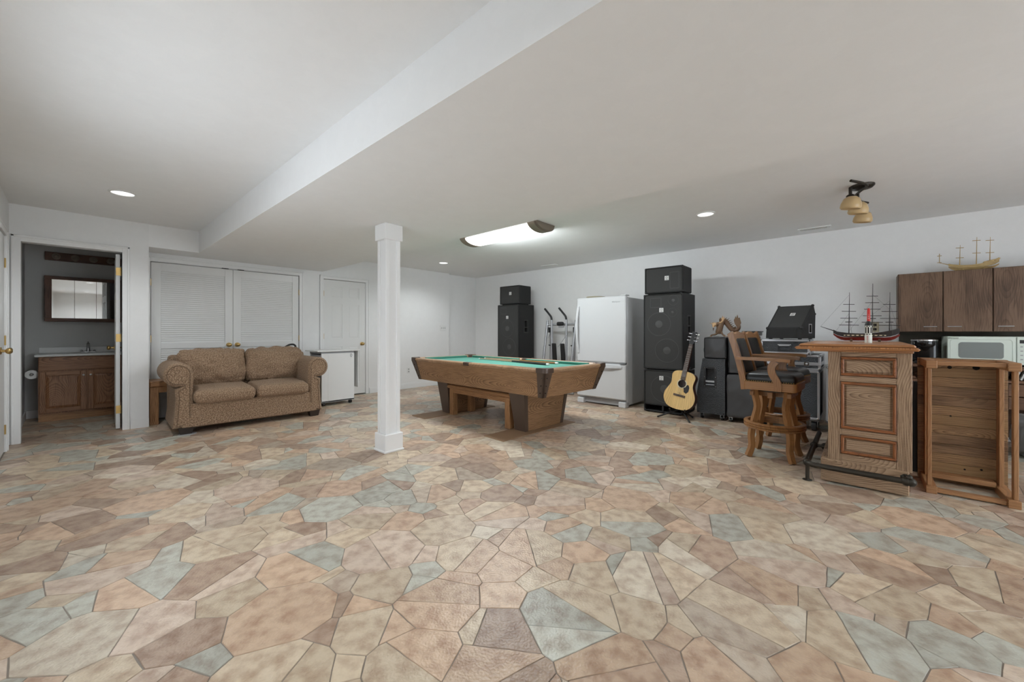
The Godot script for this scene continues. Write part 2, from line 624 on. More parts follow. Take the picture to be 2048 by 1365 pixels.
func shell() -> void:
	var W: Material = mats.wall_paint
	# slab under the stones
	var fl := struct("floor", MB.new().span(V(XL - 0.1, -0.12, -8.2), V(XR + 0.1, -0.003, ZR + 0.1)), mats.grout, "flagstone patterned floor")
	fl.set_meta("kind", "structure")
	struct("ceiling", MB.new().span(V(XL - 0.1, CE, -8.2), V(XR + 0.1, CE + 0.12, ZR + 0.1)), mats.ceiling_paint, "flat painted ceiling")
	struct("trim_1", MB.new().span(V(1.085, SO, ZB), V(2.815, CE, ZR)).span(V(0.612, SO, ZB), V(1.085, CE, ZW)), mats.ceiling_paint, "boxed ceiling beam running over the column")
	struct("wall_right", MB.new().span(V(XR, 0, ZJ - 0.1), V(XR + 0.1, CE, ZR)), W, "long wall behind the speakers")
	struct("wall_back", MB.new().span(V(0.612, 0, ZB - 0.1), V(0.66, CE, ZB)).span(V(2.455, 0, ZB - 0.1), V(2.82, CE, ZB)).span(V(3.6, 0, ZB - 0.1), V(5.54, CE, ZB)).span(V(0.66, 2.04, ZB - 0.1), V(2.455, CE, ZB)).span(V(2.82, 2.035, ZB - 0.1), V(3.6, CE, ZB)).span(V(5.44, 0, ZJ - 0.1), V(XR, CE, ZJ)), W, "wall with the white doors")
	struct("wall_front", MB.new().span(V(XL, 0, ZW - 0.1), V(-0.345, CE, ZW)).span(V(0.385, 0, ZW - 0.1), V(0.612, CE, ZW)).span(V(-0.345, 2.05, ZW - 0.1), V(0.385, CE, ZW)).span(V(0.56, 0, ZB), V(0.612, CE, ZW - 0.1)), W, "wall around the bathroom doorway")
	var lw := MB.new().span(V(XL - 0.1, 0, -8.2), V(XL, CE, -6.02)).span(V(XL - 0.1, 2.04, -6.02), V(XL, CE, -5.34)).span(V(XL - 0.1, 0, -5.34), V(XL, CE, WIN[0]))
	lw.span(V(XL - 0.1, 0, WIN[1]), V(XL, CE, ZR)).span(V(XL - 0.1, 0, WIN[0]), V(XL, WIN[2], WIN[1])).span(V(XL - 0.1, WIN[3], WIN[0]), V(XL, CE, WIN[1]))
	struct("wall_left", lw, W, "wall beside the camera")
	# closets behind the doors, so that no daylight comes round their edges
	struct("wall_closet", MB.new().span(V(0.612, 0, -7.7), V(3.75, CE, -7.6)).span(V(2.6, 0, -7.6), V(2.7, CE, ZB - 0.1)).span(V(3.65, 0, -7.6), V(3.75, CE, ZB - 0.1)).span(V(XL - 0.8, 0, -6.2), V(XL - 0.7, CE, -5.2)).span(V(XL - 0.7, 0, -6.2), V(XL - 0.1, CE, -6.1)).span(V(XL - 0.7, 0, -5.3), V(XL - 0.1, CE, -5.2)).span(V(XL - 0.8, CE, -6.2), V(XL - 0.1, CE + 0.1, -5.2)).span(V(XL - 0.8, -0.1, -6.2), V(XL - 0.1, 0, -5.2)).span(V(0.66, 0, -8.2), V(0.76, CE, -7.7)), W, "closet walls behind the doors")
	# bathroom walls
	struct("wall_bathroom", MB.new().span(V(XL, 0, -8.2), V(0.66, CE, -8.1)).span(V(0.56, 0, -8.1), V(0.612, CE, ZB)).span(V(XL, 0, -8.1), V(XL + 0.012, CE, ZW - 0.1)), mats.bath_paint, "grey bathroom walls")
	struct("wall_rear", MB.new().span(V(XL - 0.1, 0, ZR), V(FILL_GLA[0], CE, ZR + 0.1)).span(V(FILL_GLA[1], 0, ZR), V(XR + 0.1, CE, ZR + 0.1)).span(V(FILL_GLA[0], 0, ZR), V(FILL_GLA[1], 0.08, ZR + 0.1)).span(V(FILL_GLA[0], 2.1, ZR), V(FILL_GLA[1], CE, ZR + 0.1)), W, "wall behind the camera")
	# out of the picture: a window beside the camera, and a glass door added behind it for fill daylight
	glazing("window_1", V(XL - 0.05, (WIN[2] + WIN[3]) / 2, (WIN[0] + WIN[1]) / 2), WIN[1] - WIN[0], WIN[3] - WIN[2], 90, "white framed window beside the camera")
	glazing("window_2", V((FILL_GLA[0] + FILL_GLA[1]) / 2, 1.09, ZR + 0.05), FILL_GLA[1] - FILL_GLA[0], 2.02, 0, "unseen glass door added behind the camera for fill daylight")
	# skirting boards
	var bb := func(a: Vector3, b: Vector3, nrm: Vector3) -> MB:
		var m := MB.new()
		m.span(a, b + nrm * 0.014 + V(0, 0.085, 0)).span(a, b + nrm * 0.009 + V(0, 0.105, 0))
		return m
	struct("baseboard_back", bb.call(V(3.66, 0, ZB), V(5.54, 0, ZB), V(0, 0, 1)), mats.trim_paint)
	struct("baseboard_jog", MB.new().span(V(5.54, 0, ZJ), V(XR, 0.1, ZJ + 0.013)), mats.trim_paint)
	struct("baseboard_front", bb.call(V(0.452, 0, ZW), V(0.612, 0, ZW), V(0, 0, 1)), mats.trim_paint)
	struct("baseboard_right", bb.call(V(XR, 0, ZJ), V(XR, 0, ZR), V(-1, 0, 0)), mats.trim_paint)
	struct("baseboard_left", bb.call(V(XL, 0, -5.26), V(XL, 0, ZR), V(1, 0, 0)), mats.trim_paint)
	struct("baseboard_bathroom", MB.new().span(V(XL + 0.012, 0, -8.1), V(0.56, 0.1, -8.088)).span(V(XL + 0.012, 0, -8.088), V(XL + 0.024, 0.1, ZW - 0.1)), mats.trim_paint)
	# column under the beam
	var c := thing("support_column", "white boxed column with grooved shaft between sofa and pool table", "column", V(2.025, 0, -3.39))
	part(c, "base", MB.new().box(V(0, 0.085, 0), V(0.19, 0.17, 0.19), 0.004).box(V(0, 0.01, 0), V(0.205, 0.02, 0.205), 0.004), mats.trim_paint)
	var sh := MB.new().box(V(0, 1.09, 0), V(0.132, 1.85, 0.132))
	for sx in [-1, 1]:
		for sz in [-1, 1]:
			sh.box(V(sx * 0.057, 1.09, sz * 0.057), V(0.038, 1.85, 0.038), 0.003)
	part(c, "shaft", sh, mats.trim_paint)
	part(c, "capital", MB.new().box(V(0, 2.075, 0), V(0.186, 0.15, 0.186), 0.004), mats.trim_paint)

func glazing(called: String, o: Vector3, ww: float, hh: float, turn: float, label: String) -> void:
	var w := structure(called, o, label, turn)
	var x := ww / 2
	var y := hh / 2
	part(w, "window_frame", MB.new().span(V(-x, -y, -0.05), V(-x + 0.06, y, 0.05)).span(V(x - 0.06, -y, -0.05), V(x, y, 0.05)).span(V(-x + 0.06, -y, -0.05), V(x - 0.06, -y + 0.06, 0.05)).span(V(-x + 0.06, y - 0.06, -0.05), V(x - 0.06, y, 0.05)).span(V(-0.03, -y + 0.06, -0.03), V(0.03, y - 0.06, 0.03)), mats.trim_paint)
	for s in [-1, 1]:
		part(w, "pane", MB.new().box(V(s * (x / 2 - 0.015), 0, 0), V(x - 0.09, hh - 0.12, 0.006)), mats.glass)

# ---- the floor: irregular stones, each its own piece ----
func floor_stones() -> void:
	var r := RandomNumberGenerator.new()
	r.seed = 5
	var sites := []
	var grid := {}
	var lo := Vector2(XL, -8.1)
	var hi := Vector2(XR, ZR)
	var far := 0.6
	for pass_ in [[3200, 0.135, 0.20], [6000, 0.085, 0.125], [9000, 0.04, 0.07]]:
		for k in pass_[0]:
			var p := Vector2(r.randf_range(lo.x, hi.x), r.randf_range(lo.y, hi.y))
			var rad := r.randf_range(pass_[1], pass_[2])
			var ok := true
			var ce := Vector2i((p / 0.3).floor())
			for dx in [-2, -1, 0, 1, 2]:
				for dy in [-2, -1, 0, 1, 2]:
					for q in grid.get(ce + Vector2i(dx, dy), []):
						if ok and sites[q][0].distance_to(p) < (sites[q][1] + rad) * 0.83:
							ok = false
			if ok:
				if not grid.has(ce):
					grid[ce] = []
				grid[ce].append(sites.size())
				sites.append([p, rad])
	var tones := [rgb(203, 187, 165), rgb(200, 175, 152), rgb(172, 151, 134), rgb(184, 184, 174), rgb(204, 186, 170), rgb(212, 201, 184), rgb(192, 167, 146), rgb(186, 172, 156)]
	var odds := [0.20, 0.17, 0.16, 0.17, 0.12, 0.06, 0.06, 0.06]
	var cells := []
	for i in sites.size():
		var p: Vector2 = sites[i][0]
		var poly := PackedVector2Array([p + Vector2(-far, -far), p + Vector2(far, -far), p + Vector2(far, far), p + Vector2(-far, far)])
		var ce := Vector2i((p / 0.3).floor())
		for dx in range(-3, 4):
			for dy in range(-3, 4):
				for q in grid.get(ce + Vector2i(dx, dy), []):
					if q == i:
						continue
					var d: Vector2 = sites[q][0] - p
					var dd := d.length_squared()
					if dd > 1.0:
						continue
					var t: float = 0.5 * (1.0 + (sites[i][1] * sites[i][1] - sites[q][1] * sites[q][1]) / dd)
					poly = half(poly, p + d * t, d)
		poly = half(poly, Vector2(lo.x, 0), Vector2(-1, 0))
		poly = half(poly, Vector2(hi.x, 0), Vector2(1, 0))
		poly = half(poly, Vector2(0, lo.y), Vector2(0, -1))
		poly = half(poly, Vector2(0, hi.y), Vector2(0, 1))
		if poly.size() < 3:
			continue
		# many cells break along a straight line into two or three stones
		var bits := [poly]
		for round_ in 2:
			var next := []
			for q in bits:
				var mid := Vector2.ZERO
				for e in q:
					mid += e / q.size()
				if poly_area(q) > [0.045, 0.05][round_] and r.randf() < [0.62, 0.45][round_]:
					var dir := Vector2.from_angle(r.randf() * TAU)
					mid += dir * r.randf_range(-0.05, 0.05)
					for piece in [half(q, mid, dir), half(q, mid, -dir)]:
						if piece.size() > 2:
							next.append(piece)
				else:
					next.append(q)
			bits = next
		for q in bits:
			var cell = stone_cell(q, r, tones, odds)
			if cell:
				cells.append(cell)
	cells.sort_custom(func(a, b): return a[0] > b[0])
	var fl := get_node("floor")
	var rest := MB.new()
	for k in cells.size():
		var m := MB.new() if k < 300 else rest
		stone(m, cells[k][1], cells[k][2], cells[k][4])
		if k < 300:
			part(fl, "stone", m, mats.stone)
	var o := part(fl, "stones", rest, mats.stone)
	o.set_meta("kind", "stuff")

func poly_area(p: PackedVector2Array) -> float:
	var area := 0.0
	for k in p.size():
		area += p[k].cross(p[(k + 1) % p.size()]) / 2.0
	return absf(area)

func stone_cell(poly: PackedVector2Array, r: RandomNumberGenerator, tones: Array, odds: Array) -> Variant:
	var ins := Geometry2D.offset_polygon(poly, -0.0018, Geometry2D.JOIN_MITER)
	if ins.is_empty() or ins[0].size() < 3:
		return null
	poly = ins[0]
	var area := poly_area(poly)
	var ctr := Vector2.ZERO
	for k in poly.size():
		ctr += poly[k] / poly.size()
	if area < 0.0004:
		return null
	var pick := r.randf()
	var tone: Color = tones[0]
	for k in tones.size():
		if pick < odds[k]:
			tone = tones[k]
			break
		pick -= odds[k]
	tone = (tone * r.randf_range(0.97, 1.09)).srgb_to_linear()
	# how large it shows from the doorway where the picture is taken
	var fwd := ctr.dot(Vector2(0.7463, -0.6656))
	var lat := ctr.dot(Vector2(0.6656, 0.7463))
	var show := 0.0
	if fwd > 1.0 and absf(lat) < fwd * 1.32:
		show = area / pow(fwd, 3.0)
	return [show, poly, tone, ctr, r.randi()]

func half(poly: PackedVector2Array, o: Vector2, d: Vector2) -> PackedVector2Array:
	var r := PackedVector2Array()
	for i in poly.size():
		var a := poly[i]
		var b := poly[(i + 1) % poly.size()]
		var da := (a - o).dot(d)
		var db := (b - o).dot(d)
		if da <= 0:
			r.append(a)
		if (da < 0 and db > 0) or (da > 0 and db < 0):
			r.append(a.lerp(b, da / (da - db)))
	return r

func stone(m: MB, poly: PackedVector2Array, tone: Color, sd: int) -> void:
	var r := RandomNumberGenerator.new()
	r.seed = sd
	var p := PackedVector2Array()
	for i in poly.size():
		var a := poly[i]
		var b := poly[(i + 1) % poly.size()]
		var l := a.distance_to(b)
		if l < 0.006:
			continue
		p.append(a)
		var k := int(l / 0.07)
		for j in k:
			var nrm := (b - a).orthogonal().normalized()
			p.append(a.lerp(b, (j + 1.0) / (k + 1.0)) + nrm * r.randf_range(-0.0018, 0.0018))
	if p.size() < 3:
		return
	m.col = tone
	var ctr := Vector2.ZERO
	for q in p:
		ctr += q / p.size()
	var top := m.vert(V(ctr.x, 0, ctr.y), V(0, 1, 0), ctr)
	var b0 := m.v.size()
	for i in p.size():
		var d := (p[i] - ctr).normalized()
		var q := p[i] - d * 0.0016
		m.vert(V(q.x, 0, q.y), V(0, 1, 0), q)
	for i in p.size():
		var d := (p[i] - ctr).normalized()
		var q := p[i] - d * 0.0016
		m.vert(V(q.x, 0, q.y), V(d.x, 1, d.y), q)
	for i in p.size():
		var d := (p[i] - ctr).normalized()
		m.vert(V(p[i].x, -0.0035, p[i].y), V(d.x, 0.6, d.y), p[i])
	var ccw := not Geometry2D.is_polygon_clockwise(p)
	for i in p.size():
		var j := (i + 1) % p.size()
		var a := b0 + i
		var b := b0 + j
		var ra := a + p.size()
		var rb := b + p.size()
		var c := ra + p.size()
		var e := rb + p.size()
		if ccw:
			m.ix.append_array([top, a, b, ra, c, e, ra, e, rb])
		else:
			m.ix.append_array([top, b, a, ra, e, c, ra, rb, e])

# ---- doors, casings ----
func casing(called: String, o: Vector3, w: float, h: float, turn: float, label: String) -> void:    # around an opening w by h whose left foot is o; faces +z before the turn
	var t := structure(called, o, label, turn)
	var cw := 0.062
	for q in [[V(-cw, 0, 0), V(0, h + cw, 0.012)], [V(w, 0, 0), V(w + cw, h + cw, 0.012)], [V(0, h, 0), V(w, h + cw, 0.012)]]:
		var m := MB.new().span(q[0], q[1], 0.002)
		var a: Vector3 = q[0]
		var b: Vector3 = q[1]
		if b.x - a.x < 0.1:    # upright: a thicker back band on the outside, a bead inside
			var ox := a.x if a.x < 0 else b.x - 0.02
			m.span(V(ox, 0, 0), V(ox + 0.02, b.y, 0.019), 0.003)
		else:
			m.span(V(a.x - cw, b.y - 0.02, 0), V(b.x + cw, b.y, 0.019), 0.003)
		part(t, "casing", m, mats.trim_paint)

func hinge(parent: Node, o: Vector3, leaf := 1.0, mt: Material = mats.brass) -> void:
	var m := MB.new().tube([o + V(0, -0.045, 0), o + V(0, 0.045, 0)], 0.006, 8)
	m.span(o + V(0, -0.044, -0.002), o + V(leaf * 0.028, 0.044, 0.001))
	part(parent, "hinge", m, mt)

func knob(parent: Node, o: Vector3, dir: Vector3) -> void:
	var m := MB.new()
	var b := Basis(Quaternion(Vector3.UP, dir)) if absf(dir.y) < 0.99 else Basis()
	m.T = Transform3D(b, o)
	m.lathe([Vector2(0.032, 0), Vector2(0.031, 0.006), Vector2(0.012, 0.010), Vector2(0.010, 0.032), Vector2(0.020, 0.038), Vector2(0.027, 0.048), Vector2(0.026, 0.060), Vector2(0.016, 0.068), Vector2(0.0, 0.069)], 18)
	part(parent, "knob", m, mats.brass)

func six_panel(parent: Node, w: float, h: float) -> void:    # a leaf from (0,0) to (w,h), faces +-z, 35 mm thick behind z = 0
	var cols := [[0.115, w / 2 - 0.055], [w / 2 + 0.055, w - 0.115]]
	var rows := [[0.22, 0.86], [1.0, 1.60], [1.70, 1.90]]
	var m := MB.new().span(V(0, 0, -0.028), V(w, h, -0.007))
	for z in [[-0.035, -0.027], [-0.008, 0.0]]:
		for x in [[0, 0.115], [w / 2 - 0.055, w / 2 + 0.055], [w - 0.115, w]]:
			m.span(V(x[0], 0, z[0]), V(x[1], h, z[1]))
		for y in [[0, 0.22], [0.86, 1.0], [1.60, 1.70], [1.90, h]]:
			m.span(V(0.115, y[0], z[0]), V(w / 2 - 0.055, y[1], z[1]))
			m.span(V(w / 2 + 0.055, y[0], z[0]), V(w - 0.115, y[1], z[1]))
	part(parent, "leaf", m, mats.door_paint)
	for c in cols:
		for r in rows:
			var p := MB.new()
			for s in [1.0, -1.0]:    # raised field with sloping edges on both faces
				var z0 := -0.008 if s > 0 else -0.027
				var z1 := -0.002 if s > 0 else -0.033
				var a := 0.012
				var b := 0.034
				p.hexa([V(c[0] + a, r[0] + a, z0), V(c[1] - a, r[0] + a, z0), V(c[1] - a, r[1] - a, z0), V(c[0] + a, r[1] - a, z0), V(c[0] + b, r[0] + b, z1), V(c[1] - b, r[0] + b, z1), V(c[1] - b, r[1] - b, z1), V(c[0] + b, r[1] - b, z1)])
			part(parent, "panel", p, mats.door_paint)

func louvre_leaf(parent: Node, w: float, h: float) -> void:    # stiles, rails and single slats
	var st := 0.095
	var m := MB.new().span(V(0, 0, -0.03), V(st, h, 0), 0.002).span(V(w - st, 0, -0.03), V(w, h, 0), 0.002)
	for y in [[0.0, 0.24], [0.90, 0.975], [h - 0.11, h]]:
		m.span(V(st, y[0], -0.03), V(w - st, y[1], 0))
	part(parent, "frame", m, mats.door_paint)
	var slat := MB.new().at(Vector3.ZERO, V(deg_to_rad(-19), 0, 0)).box(Vector3.ZERO, V(w - 2 * st, 0.036, 0.007), 0.002).mesh()
	for r in [[0.24, 0.90, 24], [0.975, h - 0.11, 34]]:
		var step: float = (r[1] - r[0]) / r[2]
		for k in r[2]:
			var o := part(parent, "slat", slat, mats.door_paint)
			o.position = V(w / 2, r[0] + step * (k + 0.5), -0.015)
	part(parent, "backing", MB.new().span(V(st, 0.24, -0.034), V(w - st, h - 0.11, -0.031)), mats.door_paint)

func doors() -> void:
	# bathroom: open inwards, seen along its edge
	casing("trim_2", V(-0.345, 0, ZW), 0.73, 2.05, 0, "white casing of the bathroom doorway")
	struct("trim_3", MB.new().span(V(-0.365, 0, ZW - 0.11), V(-0.345, 2.05, ZW)).span(V(0.385, 0, ZW - 0.11), V(0.392, 2.05, ZW)).span(V(-0.345, 2.05, ZW - 0.11), V(0.385, 2.062, ZW)), mats.trim_paint, "jamb of the bathroom doorway")
	var d := structure("door_1", V(0.372, 0.012, ZW - 0.075), "open white bathroom door seen along its edge", 88)
	six_panel(d, 0.70, 2.02)
	for y in [0.22, 1.05, 1.82]:
		part(d, "hinge", MB.new().span(V(-0.003, y - 0.045, -0.034), V(0.0, y + 0.045, 0.006)).tube([V(-0.004, y - 0.047, 0.008), V(-0.004, y + 0.047, 0.008)], 0.006, 8), mats.brass)
	knob(d, V(0.64, 0.92, -0.035), V(0, 0, -1))
	knob(d, V(0.64, 0.92, 0.0), V(0, 0, 1))
	# louvred closet pair
	casing("trim_4", V(0.668, 0, ZB), 1.78, 2.045, 0, "white casing of the louvred closet")
	var l := structure("door_2", V(0.674, 0.012, ZB - 0.004), "louvred white closet door on the left of the pair")
	louvre_leaf(l, 0.878, 2.02)
	for y in [0.22, 1.03, 1.76]:
		hinge(l, V(-0.003, y, 0.004), -1.0)
	knob(l, V(0.83, 0.935, 0), V(0, 0, 1))
	var r := structure("door_3", V(1.556, 0.012, ZB - 0.004), "louvred white closet door on the right of the pair")
	louvre_leaf(r, 0.886, 2.02)
	for y in [0.22, 1.02, 1.76]:
		hinge(r, V(0.889, y, 0.004), 1.0)
	knob(r, V(0.05, 0.935, 0), V(0, 0, 1))
	struct("trim_9", MB.new().span(V(1.42, 2.036, ZB - 0.02), V(1.5, 2.044, ZB + 0.004)).span(V(1.61, 2.036, ZB - 0.02), V(1.69, 2.044, ZB + 0.004)), mats.black_plastic)
	# six panel door beyond the cart
	casing("trim_5", V(2.832, 0, ZB), 0.757, 2.035, 0, "white casing of the six panel door")
	struct("trim_6", MB.new().span(V(2.822, 0, ZB - 0.09), V(2.838, 2.035, ZB - 0.001)).span(V(3.583, 0, ZB - 0.09), V(3.599, 2.035, ZB - 0.001)), mats.trim_paint, "jamb of the six panel door")
	var s := structure("door_4", V(2.84, 0.018, ZB - 0.006), "closed white six panel door behind the rolling cart")
	six_panel(s, 0.741, 2.01)
	for y in [0.2, 1.04, 1.77]:
		hinge(s, V(-0.003, y, 0.004), -1.0)
	knob(s, V(0.675, 0.90, 0), V(0, 0, 1))
	part(s, "strike_plate", MB.new().span(V(0.742, 0.87, -0.02), V(0.747, 0.93, 0.003)), mats.brass)
	# narrow pair in the wall beside the camera
	casing("trim_7", V(XL, 0, -5.34), 0.68, 2.04, 90, "white casing of the narrow pair of doors")
	for k in 2:
		var n := structure("door_%d" % (5 + k), V(XL - 0.004, 0.012, -5.682 + 0.338 * k), ["narrow white door leaf with brass hinges near the corner", "narrow white door leaf nearer the camera"][k], 90)
		six_panel(n, 0.335, 2.02)
		for y in [0.2, 1.04, 1.77]:
			hinge(n, V(0.336 if k == 0 else -0.002, y, 0.005), 1.0 if k == 0 else -1.0)
		knob(n, V(0.045 if k == 0 else 0.29, 0.95, 0), V(0, 0, 1))
	struct("trim_8", MB.new().span(V(XL - 0.1, 0, -6.03), V(XL - 0.06, 2.05, -5.33)), mats.trim_paint)

# ---- lamps ----
func lamps() -> void:
	# wrap-round ceiling lamp over the pool table
	var t := thing("ceiling_lamp", "long lit fluorescent ceiling lamp with nickel end caps above the pool table", "lamp", V(3.72, CE, -3.45))
	part(t, "tray", MB.new().box(V(0, -0.012, 0), V(0.36, 0.024, 1.20), 0.004), mats.white_plastic)
	var prof := PackedVector2Array()
	for i in 15:
		var a := PI + PI * i / 14.0
		prof.append(Vector2(cos(a) * 0.19, -0.024 + sin(a) * 0.066))
	part(t, "diffuser", MB.new().prism(prof, -0.56, 0.56), mats.tube_glow)
	for s in [-1.0, 1.0]:
		for e in [[1.0, 0.545, 0.645], [0.86, 0.645, 0.668]]:
			var cp := PackedVector2Array()
			for i in 15:
				var a := PI + PI * i / 14.0
				cp.append(Vector2(cos(a) * 0.205 * e[0], -0.004 + sin(a) * 0.092 * e[0]))
			part(t, "end_cap", MB.new().g(2).prism(cp, minf(s * e[1], s * e[2]), maxf(s * e[1], s * e[2])), mats.nickel)
	for s in [-1.0, 1.0]:    # the curved diffuser shines down and to both sides
		var a := AreaLight3D.new()
		a.name = "fluorescent_light"
		a.area_size = Vector2(0.17, 1.08)
		a.light_energy = FLUOR / 2.0
		a.light_color = Color(0.96, 0.985, 1.0)
		a.area_range = 14.0
		a.shadow_enabled = true
		a.basis = Basis(V(0, 0, 1), s * deg_to_rad(38)) * Basis(V(1, 0, 0), -PI / 2)
		a.position = V(s * 0.125, -0.118, 0)
		t.add_child(a, true)
	# recessed lamps: three in view, the others of their rows behind the camera
	var spots := [[V(0.313, CE, -5.11), "lit recessed ceiling light near the bathroom doorway"], [V(4.6, CE, -5.81), "lit recessed ceiling light near the far corner"], [V(4.6, CE, -1.275), "lit recessed ceiling light before the stage speakers"], [V(0.313, CE, -0.9), "recessed ceiling light above the camera"], [V(0.313, CE, 2.6), "recessed ceiling light behind the camera"], [V(4.6, CE, 2.2), "recessed ceiling light behind the bar"]]
	for s in spots:
		var d := thing("recessed_light", s[1], "ceiling light", s[0], 0, "recessed ceiling lights")
		var ring := MB.new().at(Vector3.ZERO, V(PI, 0, 0)).lathe([Vector2(0.098, 0.0), Vector2(0.098, 0.006), Vector2(0.080, 0.009), Vector2(0.078, 0.003)], 32)
		part(d, "trim_ring", ring, mats.white_plastic)
		part(d, "lens", MB.new().at(Vector3.ZERO, V(PI, 0, 0)).lathe([Vector2(0.079, 0.003), Vector2(0.05, 0.006), Vector2(0, 0.007)], 28), mats.lamp_glow)
		var l := SpotLight3D.new()
		l.name = "recessed_lamp"
		l.spot_angle = 78.0
		l.spot_angle_attenuation = 0.7
		l.spot_range = 14.0
		l.light_energy = DOWN
		l.light_color = Color(0.96, 0.985, 1.0)
		l.light_size = 0.07
		l.shadow_enabled = true
		l.rotation_degrees = V(-90, 0, 0)
		l.position = V(0, -0.03, 0)
		d.add_child(l)
	# dark three-armed lamp near the bar, not lit
	var k := thing("spot_lamp", "unlit bronze ceiling lamp with three amber glass shades near the bar", "lamp", V(4.62, CE, 0.0))
	part(k, "canopy", MB.new().at(Vector3.ZERO, V(PI, 0, 0)).lathe([Vector2(0.085, 0), Vector2(0.085, 0.012), Vector2(0.07, 0.028), Vector2(0.03, 0.034), Vector2(0, 0.034)], 24), mats.bronze)
	var arm := spline(path([-0.36, -0.045, -0.07, -0.2, -0.06, 0.03, 0.0, -0.055, -0.02, 0.2, -0.06, -0.06, 0.42, -0.06, 0.04]), 8)
	part(k, "arm", MB.new().tube(arm, 0.011, 8), mats.bronze)
	for x in [[-0.2, -0.075], [0.03, -0.03], [0.42, 0.0]]:
		var sx: float = x[0]
		var sz: float = x[1]
		part(k, "stem", MB.new().tube([V(sx, -0.055, sz), V(sx, -0.12, sz)], 0.012, 8).at(V(sx, -0.135, sz)).lathe([Vector2(0.03, -0.01), Vector2(0.028, 0.012), Vector2(0.012, 0.022)], 16), mats.bronze)
		part(k, "shade", MB.new().at(V(sx, -0.24, sz), V(0.12, 0, 0.1)).lathe([Vector2(0.064, 0.0), Vector2(0.073, 0.012), Vector2(0.070, 0.045), Vector2(0.055, 0.085), Vector2(0.03, 0.103), Vector2(0.025, 0.10), Vector2(0.05, 0.08), Vector2(0.066, 0.04), Vector2(0.064, 0.0)], 24), mats.amber_glass)

# ---- plates and grilles ----
func fittings() -> void:
	for q in [[V(6.12, CE, -0.44), "slotted white air vent in the ceiling near the cabinets"], [V(6.12, CE, -4.5), "slotted white air vent in the ceiling near the far speakers"]]:
		var t := thing("ceiling_vent", q[1], "vent", q[0])
		part(t, "frame", MB.new().span(V(-0.06, -0.012, -0.165), V(0.06, 0, -0.14), 0.003).span(V(-0.06, -0.012, 0.14), V(0.06, 0, 0.165), 0.003).span(V(-0.06, -0.012, -0.14), V(-0.038, 0, 0.14), 0.003).span(V(0.038, -0.012, -0.14), V(0.06, 0, 0.14), 0.003), mats.white_plastic)
		for k in 14:    # blades, open to one side in each half
			part(t, "blade", MB.new().at(V(0, -0.007, -0.13 + k * 0.02), V(0.7 if k < 7 else -0.7, 0, 0)).box(Vector3.ZERO, V(0.076, 0.002, 0.013)), mats.white_plastic)
	var s := thing("light_switch", "white triple light switch plate on the far wall", "switch", V(5.37, 1.215, ZB))
	part(s, "plate", MB.new().box(V(0, 0, 0.003), V(0.165, 0.118, 0.006), 0.002), mats.white_plastic)
	for k in 3:
		part(s, "toggle", MB.new().box(V(-0.046 + k * 0.046, 0.003, 0.009), V(0.01, 0.024, 0.012), 0.002), mats.fridge_grey)
	var o := thing("wall_outlet", "white wall outlet low on the far wall left of pool table", "outlet", V(4.5, 0.36, ZB))
	part(o, "plate", MB.new().box(V(0, 0, 0.003), V(0.072, 0.118, 0.006), 0.002), mats.white_plastic)
	for y in [-0.024, 0.024]:
		part(o, "socket", MB.new().box(V(0, y, 0.007), V(0.03, 0.028, 0.003), 0.002), mats.fridge_grey)
	var b := thing("wall_outlet", "beige wall outlet behind the lighthouse bottle", "outlet", V(XR, 1.19, 0.115), -90)
	part(b, "plate", MB.new().box(V(0, 0, 0.003), V(0.072, 0.125, 0.006), 0.002), mats.ivory)
	for y in [-0.026, 0.026]:
		part(b, "socket", MB.new().box(V(0, y, 0.007), V(0.03, 0.03, 0.003), 0.002), mats.bronze)

# ---- bathroom ----
func raised_front(parent: Node, called: String, a: Vector3, b: Vector3, fw: float, frame: Material, field: Material, grain: int, molding: Material = null) -> Node3D:    # a framed front with a raised field, in the plane z = a.z, towards +z
	var o := Node3D.new()
	o.name = called
	parent.add_child(o, true)
	var fr := MB.new()
	fr.g(1, a.x * 3.1).span(a, V(a.x + fw, b.y, b.z), 0.003)
	fr.g(1, a.x * 5.7).span(V(b.x - fw, a.y, a.z), b, 0.003)
	fr.g(0, a.y * 3.3).span(V(a.x + fw, a.y, a.z), V(b.x - fw, a.y + fw, b.z), 0.003)
	fr.g(0, a.y * 7.3).span(V(a.x + fw, b.y - fw, a.z), V(b.x - fw, b.y, b.z), 0.003)
	part(o, "frame", fr, frame)
	var zi := b.z - 0.010
	var e := 0.028
	var p := MB.new().g(grain, a.x * 9.1 + a.y * 4.0)
	p.hexa([V(a.x + fw, a.y + fw, zi - 0.004), V(b.x - fw, a.y + fw, zi - 0.004), V(b.x - fw, b.y - fw, zi - 0.004), V(a.x + fw, b.y - fw, zi - 0.004), V(a.x + fw + e, a.y + fw + e, b.z - 0.001), V(b.x - fw - e, a.y + fw + e, b.z - 0.001), V(b.x - fw - e, b.y - fw - e, b.z - 0.001), V(a.x + fw + e, b.y - fw - e, b.z - 0.001)])
	part(o, "panel", p, field)
	return o

